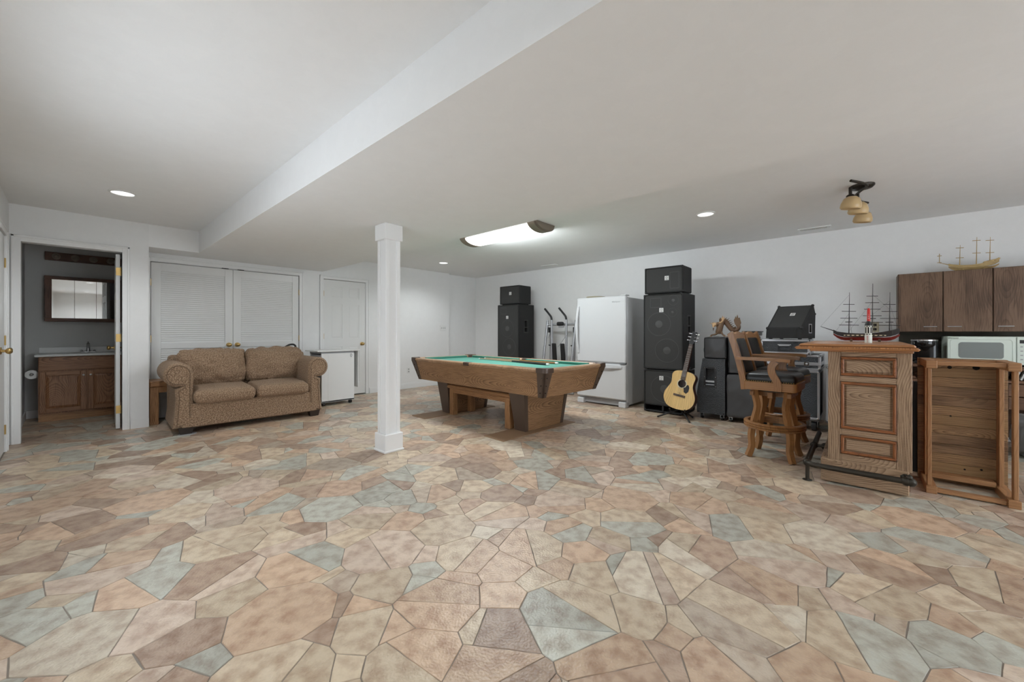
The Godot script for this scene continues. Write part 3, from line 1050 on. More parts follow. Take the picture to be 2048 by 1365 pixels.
func bathroom() -> void:
	var t := thing("vanity_cabinet", "oak bathroom vanity cabinet with two raised panel doors", "cabinet", V(0.13, 0, -8.1))
	part(t, "body", MB.new().g(1).span(V(-0.41, 0.10, 0.012), V(0.415, 0.82, 0.47)), mats.vanity_wood)
	part(t, "toe_kick", MB.new().g(0).span(V(-0.41, 0.0, 0.02), V(0.415, 0.10, 0.44)), mats.oak)
	part(t, "drawer_front", MB.new().g(0, 0.3).span(V(-0.405, 0.645, 0.47), V(0.41, 0.815, 0.487), 0.004), mats.vanity_wood)
	for k in 2:
		var x := -0.40 + k * 0.41
		var d := raised_front(t, "door", V(x, 0.115, 0.47), V(x + 0.395, 0.63, 0.49), 0.052, mats.vanity_wood, mats.vanity_wood, 1)
		part(d, "knob", MB.new().ball(V(x + (0.37 if k == 0 else 0.025), 0.57, 0.503), 0.012).tube([V(x + (0.37 if k == 0 else 0.025), 0.57, 0.488), V(x + (0.37 if k == 0 else 0.025), 0.57, 0.5)], 0.005, 8), mats.white_plastic)
	var c := thing("sink_top", "white cultured marble sink top on the vanity", "countertop", V(0.13, 0.82, -8.1))
	part(c, "slab", MB.new().span(V(-0.44, 0, 0.012), V(0.425, 0.03, 0.53), 0.008), mats.white_plastic)
	part(c, "backsplash", MB.new().span(V(-0.42, 0.03, 0.012), V(0.425, 0.105, 0.03), 0.004), mats.white_plastic)
	part(c, "basin", MB.new().at(V(0.0, 0.0305, 0.28)).lathe([Vector2(0.19, 0.0), Vector2(0.18, 0.003), Vector2(0.165, 0.001), Vector2(0.0, 0.0008)], 28), mats.white_plastic)
	var f := thing("faucet", "small chrome faucet on the white sink top", "faucet", V(0.15, 0.85, -8.02))
	part(f, "base", MB.new().box(V(0, 0.008, 0), V(0.15, 0.016, 0.04), 0.006), mats.chrome)
	part(f, "spout", MB.new().tube(spline(path([0, 0.01, 0, 0, 0.085, 0.005, 0, 0.105, 0.05, 0, 0.085, 0.10]), 5), [0.022, 0.021, 0.02, 0.019, 0.019, 0.019, 0.018, 0.018, 0.017, 0.017, 0.016, 0.015, 0.014, 0.013, 0.013, 0.012], 10), mats.chrome)
	part(f, "lever", MB.new().ball(V(0, 0.115, 0.0), 0.018).tube([V(0, 0.118, 0), V(0, 0.145, -0.02)], 0.006, 8), mats.chrome)
	for s in [-1, 1]:
		part(f, "handle", MB.new().ball(V(s * 0.06, 0.024, 0), 0.013), mats.chrome)
	var so := thing("soap_dish", "small grey soap dish on the sink top by the open door", "dish", V(0.47, 0.85, -7.98))
	part(so, "dish", MB.new().box(V(0, 0.014, 0), V(0.11, 0.028, 0.07), 0.008), mats.fridge_grey)
	part(so, "soap", MB.new().rbox(V(0, 0.034, 0), V(0.07, 0.014, 0.045), 0.006), mats.white_plastic)
	var bo := thing("soap_bottle", "white pump bottle beside the open bathroom door", "bottle", V(0.515, 0.85, -8.04))
	part(bo, "bottle", MB.new().lathe([Vector2(0.03, 0), Vector2(0.032, 0.01), Vector2(0.032, 0.17), Vector2(0.012, 0.2), Vector2(0.012, 0.21)], 18), mats.fridge_grey)
	part(bo, "pump", MB.new().tube([V(0, 0.2, 0), V(0, 0.25, 0)], 0.008, 8).box(V(-0.01, 0.252, 0), V(0.05, 0.012, 0.014), 0.003), mats.black_plastic)
	# mirror cabinet
	var m := thing("medicine_cabinet", "dark wood medicine cabinet with three mirrored doors", "mirror cabinet", V(0.12, 1.27, -8.1))
	part(m, "box", MB.new().g(0).span(V(-0.35, 0, 0.0), V(0.36, 0.60, 0.10)), mats.bath_dark_wood)
	var fr := MB.new()
	fr.g(0).span(V(-0.36, 0.0, 0.10), V(0.37, 0.045, 0.125), 0.004).span(V(-0.36, 0.56, 0.10), V(0.37, 0.605, 0.125), 0.004)
	fr.g(1).span(V(-0.36, 0.045, 0.10), V(-0.30, 0.56, 0.125), 0.004).span(V(0.31, 0.045, 0.10), V(0.37, 0.56, 0.125), 0.004)
	part(m, "frame", fr, mats.bath_dark_wood)
	for k in 3:
		var x := -0.299 + k * 0.2035
		part(m, "mirror_door", MB.new().span(V(x, 0.046, 0.10), V(x + 0.2005, 0.559, 0.118), 0.001), mats.mirror)
	# light bar without bulbs
	var lb := thing("vanity_light_bar", "dark wood light bar with four empty brass sockets above the mirror", "light bar", V(0.12, 2.09, -8.1))
	part(lb, "bar", MB.new().g(0).box(V(0, 0.055, 0.02), V(0.72, 0.11, 0.04), 0.003), mats.bath_dark_wood)
	for k in 4:
		var s := MB.new()
		s.T = Transform3D(Basis.from_euler(V(PI / 2, 0, 0)), V(-0.26 + k * 0.17, 0.055, 0.04))
		s.lathe([Vector2(0.042, 0), Vector2(0.04, 0.006), Vector2(0.024, 0.010), Vector2(0.022, 0.03), Vector2(0.016, 0.03), Vector2(0.014, 0.008), Vector2(0, 0.008)], 20)
		part(lb, "socket", s, mats.nickel)
	# paper roll on the cabinet's side
	var p := thing("paper_holder", "chrome holder with a white toilet roll on the vanity side", "toilet roll", V(-0.285, 0.60, -7.76))
	part(p, "bracket", MB.new().tube(path([0.005, 0.0, 0, -0.05, 0.0, 0.0, -0.05, 0.0, 0.06]), 0.009, 8), mats.chrome)
	var ro := MB.new()
	ro.T = Transform3D(Basis.from_euler(V(PI / 2, 0, 0)), V(-0.05, 0, -0.045))
	ro.lathe([Vector2(0.018, 0), Vector2(0.055, 0), Vector2(0.055, 0.10), Vector2(0.018, 0.10), Vector2(0.018, 0)], 24)
	part(p, "roll", ro, mats.white_plastic)

# ---- sofa corner ----
func lounge() -> void:
	var nz := noise(9.0, 3, 77)
	var folds := noise(5.0, 2, 78)
	folds.fractal_type = FastNoiseLite.FRACTAL_RIDGED
	var t := thing("sofa", "brown chenille loveseat with rolled arms before the louvred doors", "sofa", V(1.515, 0, -5.93), -2.5)
	var F: Material = mats.chenille
	part(t, "base", MB.new().rbox(V(0, 0.20, 0.0), V(1.46, 0.27, 0.80), 0.025).span(V(-0.70, 0.075, 0.385), V(0.70, 0.19, 0.413), 0.008), F)
	part(t, "back_frame", MB.new().rbox(V(0, 0.46, -0.33), V(1.52, 0.78, 0.20), 0.05), F)
	for s in [-1.0, 1.0]:
		var pr := PackedVector2Array()
		pr.append_array(pts([0.0, 0.075, 0.0, 0.30, 0.0, 0.50]))
		for i in 17:
			var a := PI * 0.96 - (PI * 1.52) * i / 16.0
			pr.append(Vector2(0.125 + cos(a) * 0.128, 0.66 + sin(a) * 0.132))
		pr.append_array(pts([0.155, 0.50, 0.148, 0.40, 0.158, 0.22, 0.175, 0.075]))
		for i in pr.size():
			pr[i] = Vector2(s * (pr[i].x + 0.60), pr[i].y)
		part(t, "arm", MB.new().prism(pr, -0.40, 0.41, 0.022, 0.5), F, "rolled arm")
		var pp := []
		var ins := Geometry2D.offset_polygon(pr, -0.03)[0]
		for i in ins.size() + 1:
			pp.append(V(ins[i % ins.size()].x, ins[i % ins.size()].y, 0.409))
		part(t, "piping", MB.new().tube(pp, 0.0042, 6, false), mats.piping)
	for k in 2:
		var x := -0.302 + k * 0.604
		part(t, "seat_cushion", MB.new().at(V(x, 0.405, 0.15), V(0.03, 0, 0)).rbox(Vector3.ZERO, V(0.60, 0.155, 0.62), 0.06, V(0.0, 0.022, 0.012), folds, -0.008, 24), F)
		var bc := MB.new().at(V(x + (-0.05 if k == 0 else 0.05), 0.685, -0.175), V(-0.20, 0, 0.0))
		part(t, "back_cushion", bc.rbox(Vector3.ZERO, V(0.70, 0.46, 0.24), 0.10, V(0.02, 0.02, 0.07), folds, -0.026, 34), F)
	for s in [[-0.66, 0.35], [0.68, 0.35], [-0.66, -0.33], [0.68, -0.33]]:
		part(t, "foot", MB.new().hexa([V(s[0] - 0.05, 0.0, s[1] - 0.04), V(s[0] + 0.05, 0.0, s[1] - 0.04), V(s[0] + 0.05, 0.0, s[1] + 0.04), V(s[0] - 0.05, 0.0, s[1] + 0.04), V(s[0] - 0.065, 0.078, s[1] - 0.05), V(s[0] + 0.065, 0.078, s[1] - 0.05), V(s[0] + 0.065, 0.078, s[1] + 0.055), V(s[0] - 0.065, 0.078, s[1] + 0.055)]), mats.sofa_foot)
	# oak bench half behind the sofa
	var b := thing("oak_bench", "oak bench with thick square legs between bathroom wall and sofa", "bench", V(0.9, 0, -6.58))
	part(b, "seat", MB.new().g(0).span(V(-0.285, 0.455, -0.17), V(0.40, 0.53, 0.185), 0.015), mats.oak)
	part(b, "apron", MB.new().g(0, 0.4).span(V(-0.26, 0.39, -0.15), V(0.38, 0.455, 0.165)), mats.oak)
	for s in [[-0.235, 0.125], [0.34, 0.125], [-0.235, -0.125], [0.34, -0.125]]:
		part(b, "leg", MB.new().g(1, s[0]).box(V(s[0], 0.23, s[1]), V(0.085, 0.46, 0.085), 0.004), mats.oak)
	var gl := thing("furniture_glide", "thin pale disc under the sofa's front left foot", "glide", V(0.85, 0, -5.585))
	part(gl, "disc", MB.new().lathe([Vector2(0.0, 0.0), Vector2(0.085, 0.0), Vector2(0.085, 0.0015), Vector2(0.0, 0.0015)], 24), mats.fridge_grey)
	# white rolling cart
	var c := thing("rolling_cart", "white rolling kitchen cart with hanging leaf before the six panel door", "cart", V(2.77, 0, -6.3))
	var W: Material = mats.white_plastic
	part(c, "top", MB.new().span(V(-0.33, 0.83, -0.24), V(0.34, 0.848, 0.235), 0.003), W)
	part(c, "side_panel", MB.new().span(V(-0.17, 0.055, 0.205), V(0.245, 0.80, 0.22), 0.003), W)
	part(c, "side_panel", MB.new().span(V(-0.265, 0.055, -0.22), V(0.245, 0.80, -0.205), 0.003), W)
	part(c, "back_panel", MB.new().span(V(0.23, 0.055, -0.205), V(0.245, 0.80, 0.205)), W)
	part(c, "rail", MB.new().span(V(-0.265, 0.80, -0.22), V(0.245, 0.83, 0.2)), mats.fridge_grey)
	part(c, "post", MB.new().span(V(-0.265, 0.055, 0.19), V(-0.17, 0.80, 0.22), 0.003), W)
	part(c, "bottom", MB.new().span(V(-0.265, 0.055, -0.22), V(0.245, 0.075, 0.22)), W)
	part(c, "hanging_leaf", MB.new().span(V(0.315, 0.24, -0.2), V(0.33, 0.828, 0.2), 0.003), W)
	for k in 5:
		var y := 0.13 + k * 0.135
		part(c, "drawer", MB.new().span(V(-0.255, y, -0.19), V(0.22, y + 0.11, 0.18), 0.004), mats.fridge_grey)
	part(c, "hook_ring", MB.new().tube(spline(path([0.19, 0.79, 0.224, 0.206, 0.765, 0.226, 0.19, 0.735, 0.226, 0.178, 0.762, 0.226, 0.19, 0.79, 0.224]), 5), 0.003, 6), mats.steel)
	for s in [[0.2, 0.17], [-0.22, 0.17], [0.2, -0.17], [-0.22, -0.17]]:
		part(c, "caster", MB.new().span(V(s[0] - 0.012, 0.025, s[1] - 0.015), V(s[0] + 0.012, 0.056, s[1] + 0.015)).at(V(s[0], 0.025, s[1]), V(0, 0, PI / 2)).lathe([Vector2(0, -0.02), Vector2(0.024, -0.02), Vector2(0.025, 0), Vector2(0.024, 0.02), Vector2(0, 0.02)], 14), mats.black_plastic)
	var h := thing("walking_cane", "black curved cane handle showing above the sofa's right back", "cane", V(2.24, 0, -6.46))
	part(h, "shaft", MB.new().tube(path([0.0, 0.0, -0.04, 0.02, 0.87, -0.06]), 0.012, 8), mats.black_plastic)
	part(h, "grip", MB.new().tube(spline(path([-0.11, 0.90, -0.02, -0.04, 0.935, -0.05, 0.02, 0.94, -0.06, 0.05, 0.92, -0.06, 0.055, 0.895, -0.06]), 5), 0.014, 8), mats.black_plastic)

# ---- pool table ----
func largest(a: Array) -> PackedVector2Array:
	var r: PackedVector2Array = a[0]
	for p in a:
		if poly_area(p) > poly_area(r):
			r = p
	return r
func cup(o: Vector3, r: float) -> MB:    # an open pocket liner hanging from the rail
	return MB.new().at(o).lathe([Vector2(0.0, -0.085), Vector2(r * 0.6, -0.085), Vector2(r * 0.85, -0.04), Vector2(r, 0.0), Vector2(r - 0.003, 0.0), Vector2(r * 0.8, -0.04), Vector2(r * 0.56, -0.081), Vector2(0.0, -0.081)], 20)

func pool() -> void:
	var t := thing("pool_table", "pool table with green cloth and wood grain sides", "pool table", V(3.775, 0, -3.60), -3.4)
	var hw := 0.565
	var hl := 1.285
	var bw := 0.485
	var bl := 1.175
	var L: Material = mats.laminate
	# aprons lean inwards towards the floor
	for s in [-1.0, 1.0]:
		var m := MB.new().g(2, s)
		m.hexa([V(s * bw, 0.45, -bl), V(s * bw, 0.45, bl), V(s * (bw - 0.03), 0.45, bl), V(s * (bw - 0.03), 0.45, -bl), V(s * (hw - 0.012), 0.735, -hl + 0.012), V(s * (hw - 0.012), 0.735, hl - 0.012), V(s * (hw - 0.05), 0.735, hl - 0.05), V(s * (hw - 0.05), 0.735, -hl + 0.05)])
		part(t, "side_apron", m, L)
		var e := MB.new().g(0, s + 4.0)
		e.hexa([V(-bw, 0.45, s * bl), V(bw, 0.45, s * bl), V(bw, 0.45, s * (bl - 0.03)), V(-bw, 0.45, s * (bl - 0.03)), V(-hw + 0.012, 0.735, s * (hl - 0.012)), V(hw - 0.012, 0.735, s * (hl - 0.012)), V(hw - 0.05, 0.735, s * (hl - 0.05)), V(-hw + 0.05, 0.735, s * (hl - 0.05))])
		part(t, "end_apron", e, L)
	part(t, "underside", MB.new().span(V(-bw + 0.02, 0.452, -bl + 0.02), V(bw - 0.02, 0.47, bl - 0.02)), mats.laminate_trim)
	# wooden rails with rounded outer edges, two to a side
	for s in [-1.0, 1.0]:
		for k in [-1.0, 1.0]:
			var z0 := minf(k * 0.05, k * (hl - 0.12))
			var z1 := maxf(k * 0.05, k * (hl - 0.12))
			part(t, "rail", MB.new().g(2, s + k * 3.0).span(V(minf(s * hw, s * (hw - 0.09)), 0.715, z0), V(maxf(s * hw, s * (hw - 0.09)), 0.757, z1), 0.013), mats.rail_wood)
		part(t, "rail", MB.new().g(0, s * 2.0).span(V(-hw + 0.12, 0.715, minf(s * hl, s * (hl - 0.09))), V(hw - 0.12, 0.757, maxf(s * hl, s * (hl - 0.09))), 0.013), mats.rail_wood)
		part(t, "middle_pocket", MB.new().span(V(minf(s * (hw + 0.002), s * (hw - 0.075)), 0.716, -0.05), V(maxf(s * (hw + 0.002), s * (hw - 0.075)), 0.760, 0.05), 0.008), mats.laminate_trim)
	# dark corner castings: rounded cap, and a wedge down each corner
	for sx in [-1.0, 1.0]:
		for sz in [-1.0, 1.0]:
			var q := PackedVector2Array()
			q.append(Vector2(sx * (hw - 0.125), sz * (hl - 0.09)))
			q.append(Vector2(sx * (hw - 0.125), sz * (hl + 0.004)))
			for i in 7:
				var a := PI / 2 - PI / 2 * i / 6.0
				q.append(Vector2(sx * (hw + 0.004 - 0.05 + cos(a) * 0.05), sz * (hl + 0.004 - 0.05 + sin(a) * 0.05)))
			q.append(Vector2(sx * (hw + 0.004), sz * (hl - 0.125)))
			q.append(Vector2(sx * (hw - 0.09), sz * (hl - 0.125)))
			var flat := PackedVector2Array()
			for p in q:
				flat.append(Vector2(p.x, -p.y))
			var cm := MB.new()
			cm.T = Transform3D(Basis.from_euler(V(-PI / 2, 0, 0)), V(0, 0.712, 0))
			var bite := Geometry2D.clip_polygons(flat, circle(0.06, 24, Vector2(sx * (hw - 0.115), -sz * (hl - 0.115))))
			cm.prism(largest(bite), 0.0, 0.052, 0.004)
			var cap := part(t, "corner_casting", cm, mats.laminate_trim)
			var w := MB.new()
			var o := 0.006
			w.hexa([V(sx * (bw + o), 0.448, sz * (bl + o)), V(sx * (bw + o), 0.448, sz * (bl - 0.055)), V(sx * (bw - 0.02), 0.448, sz * (bl - 0.055)), V(sx * (bw - 0.02), 0.448, sz * (bl + o)), V(sx * (hw - 0.008), 0.725, sz * (hl - 0.008)), V(sx * (hw - 0.008), 0.725, sz * (hl - 0.125)), V(sx * (hw - 0.03), 0.725, sz * (hl - 0.125)), V(sx * (hw - 0.03), 0.725, sz * (hl - 0.008))])
			w.hexa([V(sx * (bw + o), 0.448, sz * (bl + o)), V(sx * (bw - 0.055), 0.448, sz * (bl + o)), V(sx * (bw - 0.055), 0.448, sz * (bl - 0.02)), V(sx * (bw + o), 0.448, sz * (bl - 0.02)), V(sx * (hw - 0.008), 0.725, sz * (hl - 0.008)), V(sx * (hw - 0.125), 0.725, sz * (hl - 0.008)), V(sx * (hw - 0.125), 0.725, sz * (hl - 0.03)), V(sx * (hw - 0.008), 0.725, sz * (hl - 0.03))])
			part(cap, "corner_wedge", w, mats.laminate_trim)
			for y in [0.5, 0.58, 0.66]:
				var f: float = (y - 0.45) / 0.285
				var px := lerpf(bw, hw - 0.012, f)
				var pz := lerpf(bl, hl - 0.012, f)
				part(cap, "screw", MB.new().ball(V(sx * (px - 0.03), y, sz * (pz + 0.009)), 0.006).ball(V(sx * (px + 0.009), y, sz * (pz - 0.03)), 0.006), mats.hole)
			part(t, "pocket_cup", cup(V(sx * (hw - 0.115), 0.715, sz * (hl - 0.115)), 0.058), mats.laminate_trim)
	var bed: Array = [rect(-hw + 0.07, -hl + 0.07, hw - 0.07, hl - 0.07)]
	for q in [[-1, -1], [1, -1], [-1, 1], [1, 1], [-1, 0], [1, 0]]:
		var o := Vector2(q[0] * (hw - (0.115 if q[1] else 0.096)), q[1] * (hl - 0.115))
		bed = [largest(Geometry2D.clip_polygons(bed[0], circle(0.066 if q[1] else 0.052, 24, o)))]
	var bm := MB.new()
	bm.T = Transform3D(Basis.from_euler(V(PI / 2, 0, 0)), V(0, 0.725, 0))
	part(t, "cloth_bed", bm.prism(bed[0], 0.0, 0.025), mats.felt)
	for s in [-1.0, 1.0]:
		part(t, "pocket_cup", cup(V(s * (hw - 0.096), 0.715, 0), 0.052), mats.laminate_trim)
	for s in [-1.0, 1.0]:
		for k in [-1.0, 1.0]:
			var z0 := minf(k * 0.075, k * (hl - 0.19))
			var z1 := maxf(k * 0.075, k * (hl - 0.19))
			var xo: float = s * (hw - 0.09)
			var xi: float = s * (hw - 0.14)
			part(t, "cushion", MB.new().hexa([V(xo, 0.72, z0), V(xo, 0.755, z0), V(xi, 0.752, z0), V(xi + s * 0.015, 0.72, z0), V(xo, 0.72, z1), V(xo, 0.755, z1), V(xi, 0.752, z1), V(xi + s * 0.015, 0.72, z1)]), mats.felt)
		var zo: float = s * (hl - 0.09)
		var zi: float = s * (hl - 0.14)
		part(t, "cushion", MB.new().hexa([V(-hw + 0.19, 0.72, zo), V(-hw + 0.19, 0.755, zo), V(-hw + 0.19, 0.752, zi), V(-hw + 0.19, 0.72, zi + s * 0.015), V(hw - 0.19, 0.72, zo), V(hw - 0.19, 0.755, zo), V(hw - 0.19, 0.752, zi), V(hw - 0.19, 0.72, zi + s * 0.015)]), mats.felt)
	for s in [-1.0, 1.0]:    # two pedestals, narrower at the foot
		var zc: float = s * 0.72
		var pd := Node3D.new()
		pd.name = "pedestal"
		t.add_child(pd, true)
		part(pd, "body", MB.new().g(0, s).hexa([V(-0.335, 0.006, zc - 0.075), V(0.335, 0.006, zc - 0.075), V(0.335, 0.006, zc + 0.075), V(-0.335, 0.006, zc + 0.075), V(-0.40, 0.455, zc - 0.115), V(0.40, 0.455, zc - 0.115), V(0.40, 0.455, zc + 0.115), V(-0.40, 0.455, zc + 0.115)]), L)
		for k in [-1.0, 1.0]:
			part(pd, "corner_trim", MB.new().hexa([V(k * 0.34, 0.004, zc - 0.08), V(k * 0.29, 0.004, zc - 0.08), V(k * 0.29, 0.004, zc + 0.08), V(k * 0.34, 0.004, zc + 0.08), V(k * 0.406, 0.456, zc - 0.121), V(k * 0.345, 0.456, zc - 0.121), V(k * 0.345, 0.456, zc + 0.121), V(k * 0.406, 0.456, zc + 0.121)]), mats.laminate_trim)
		var lb: String = "thin brown board under the pool table's %s pedestal" % ("near" if s > 0 else "far")
		var bd := thing("floor_board", lb, "board", t.transform * V(-0.15, 0, zc + 0.02 * s), -3.4)
		part(bd, "board", MB.new().g(0).box(V(0.0, 0.003, 0), V(1.24, 0.006, 0.31), 0.001), mats.board)
	# bench pushed under the table
	var b := thing("oak_bench", "oak bench with square legs standing under the pool table", "bench", V(3.60, 0, -3.62), -3.4)
	part(b, "seat", MB.new().g(2).span(V(-0.22, 0.365, -0.62), V(0.22, 0.418, 0.62), 0.012), mats.oak)
	part(b, "apron", MB.new().g(2, 0.5).span(V(-0.19, 0.305, -0.57), V(0.19, 0.365, 0.57), 0.002), mats.oak)
	for s in [[-0.155, 0.545], [0.155, 0.545], [-0.155, -0.545], [0.155, -0.545]]:
		part(b, "leg", MB.new().g(1, s[0] + s[1]).box(V(s[0], 0.184, s[1]), V(0.08, 0.36, 0.08), 0.004), mats.oak)
	# cues
	for k in 2:
		var q := thing("pool_cue", ["pool cue with black butt lying on the green cloth", "pool cue with brown butt lying beside the rail"][k], "cue", t.transform * [V(0.20, 0.7385, -0.62), V(0.345, 0.7385, -0.66)][k], [-3.4 - 4.0, -3.4 - 1.0][k])
		var bt: Material = mats.black_plastic if k == 0 else mats.stool_wood
		part(q, "shaft", MB.new().g(2).tube([V(0, 0, 0.0), V(0, 0, 0.72)], [0.0065, 0.0095], 10), mats.rail_wood)
		part(q, "butt", MB.new().tube([V(0, 0, 0.72), V(0, 0, 1.36)], [0.0096, 0.0135], 10), bt)
		part(q, "ferrule", MB.new().tube([V(0, 0, -0.03), V(0, 0, 0.0)], 0.0067, 10), mats.white_plastic)
		part(q, "bumper", MB.new().tube([V(0, 0, 1.36), V(0, 0, 1.40)], 0.0137, 10), mats.white_plastic)

# Things along the wall with the speakers: built facing +z, then turned to face the room; x is to the right, z = 0 is the front.
func facing(called: String, label: String, category: String, x: float, y: float, z: float, group := "", turn := 0.0) -> Node3D:
	return thing(called, label, category, V(x, y, z), -90.0 + turn, group)

func emblem(parent: Node, o: Vector3, s: float, on := Transform3D()) -> void:    # white square with a dark angular mark
	var p := MB.new()
	p.T = on * Transform3D(Basis(), o)
	var b := part(parent, "emblem", p.box(V(0, 0, 0), V(s, s * 1.05, 0.003), 0.0005), mats.badge)
	var m := MB.new()
	m.T = p.T
	m.ribbon(path([0.02 * s, 0.38 * s, 0.002, -0.30 * s, 0.02 * s, 0.002, -0.08 * s, 0.02 * s, 0.002]), 0.001, 0.09 * s, V(0, 0, 1))
	m.ribbon(path([0.36 * s, 0.30 * s, 0.002, 0.12 * s, 0.16 * s, 0.002, 0.26 * s, -0.02 * s, 0.002, 0.10 * s, -0.18 * s, 0.002, -0.22 * s, -0.18 * s, 0.002]), 0.001, 0.09 * s, V(0, 0, 1))
	m.box(V(0, -0.40 * s, 0.002), V(0.7 * s, 0.07 * s, 0.001))
	part(b, "mark", m, mats.hole)

func speaker(label: String, x: float, y: float, z: float, s: Vector3, cones: Array, horns: Array, logo: Array, handle := true, port := false, group := "black stage speakers") -> Node3D:
	var t := facing("stage_speaker", label, "speaker", x, y, z, group)
	var h := s / 2.0
	var cab := MB.new()
	var low := 0.012
	if port:    # an open chamber under the grille
		low = 0.108
		cab.span(V(-h.x, 0.012, -s.z), V(h.x, 0.03, -0.03), 0.004).span(V(-h.x, 0.03, -s.z), V(-h.x + 0.018, low, -0.03)).span(V(h.x - 0.018, 0.03, -s.z), V(h.x, low, -0.03)).span(V(-h.x + 0.018, 0.03, -s.z), V(h.x - 0.018, low, -s.z + 0.018))
	if handle:    # the side is a board with two real openings for the hand
		var hy := s.y * 0.60
		cab.span(V(-h.x, low, -s.z), V(h.x - 0.07, s.y, -0.03), 0.008)
		var sd := MB.new()
		sd.T = Transform3D(Basis.from_euler(V(0, PI / 2, 0)), Vector3.ZERO)
		var a := s.z * 0.39
		var b := s.z * 0.57
		sd.plate(rect(0.03, low, s.z, s.y), [rect(a, hy - 0.01, b, hy + 0.11), rect(a, hy - 0.11, b, hy - 0.03)], h.x - 0.07, h.x)
		part(t, "side_board", sd, mats.carpet_black)
		var fr := MB.new()
		fr.T = sd.T
		fr.plate(rect(s.z * 0.34, hy - 0.13, s.z * 0.62, hy + 0.13), [rect(a, hy - 0.01, b, hy + 0.11), rect(a, hy - 0.11, b, hy - 0.03)], h.x, h.x + 0.004)
		part(t, "handle_plate", fr, mats.grille)
	else:
		cab.span(V(-h.x, low, -s.z), V(h.x, s.y, -0.03), 0.012)
	for k in [-1, 1]:    # the rim round the grille
		cab.span(V(k * h.x, 0.012, -0.03), V(k * (h.x - 0.016), s.y, 0), 0.006)
	cab.span(V(-h.x, s.y - 0.016, -0.03), V(h.x, s.y, 0), 0.006).span(V(-h.x, 0.012, -0.03), V(h.x, 0.03, 0), 0.006)
	part(t, "cabinet", cab, mats.carpet_black)
	var gy := 0.03
	if port:
		gy = 0.12
		part(t, "port_rib", MB.new().span(V(-h.x + 0.016, 0.106, -0.03), V(h.x - 0.016, 0.12, -0.004), 0.003).span(V(-0.012, 0.03, -0.03), V(0.012, 0.11, -0.006), 0.003), mats.carpet_black)
	part(t, "grille", MB.new().span(V(-h.x + 0.016, gy, -0.03), V(h.x - 0.016, s.y - 0.016, -0.008), 0.004), mats.grille)
	for c in cones:
		var m := MB.new()
		m.T = Transform3D(Basis.from_euler(V(PI / 2, 0, 0)), V(c[0], c[1], -0.0085))
		var r: float = c[2]
		m.lathe([Vector2(r, 0.0), Vector2(r, 0.0028), Vector2(r * 0.95, 0.003), Vector2(r * 0.95, 0.0)], 36)
		m.lathe([Vector2(r * 0.32, 0.0), Vector2(r * 0.26, 0.002), Vector2(0.0, 0.004)], 24)
		part(t, "driver_ring", m, mats.cone)
	for c in horns:
		var q := MB.new()
		for e in [[0, c[3] / 2, c[2], 0.008], [0, -c[3] / 2, c[2], 0.008], [-c[2] / 2, 0, 0.008, c[3]], [c[2] / 2, 0, 0.008, c[3]]]:
			q.box(V(c[0] + e[0], c[1] + e[1], -0.007), V(e[2], e[3], 0.003))
		part(t, "horn_rim", q, mats.cone)
	emblem(t, V(logo[0], logo[1], -0.006), 0.056)
	for k in [-1, 1]:
		for yy in [0.03, s.y - 0.018]:
			part(t, "corner_guard", MB.new().box(V(k * (h.x - 0.014), yy, -0.012), V(0.034, 0.034, 0.032), 0.012), mats.black_plastic)
	for k in [[-1, -0.05], [1, -0.05], [-1, -s.z + 0.05], [1, -s.z + 0.05]]:
		part(t, "foot", MB.new().at(V(k[0] * (h.x - 0.05), 0, k[1])).lathe([Vector2(0, 0), Vector2(0.018, 0), Vector2(0.02, 0.013), Vector2(0, 0.013)], 12), mats.black_plastic)
	return t

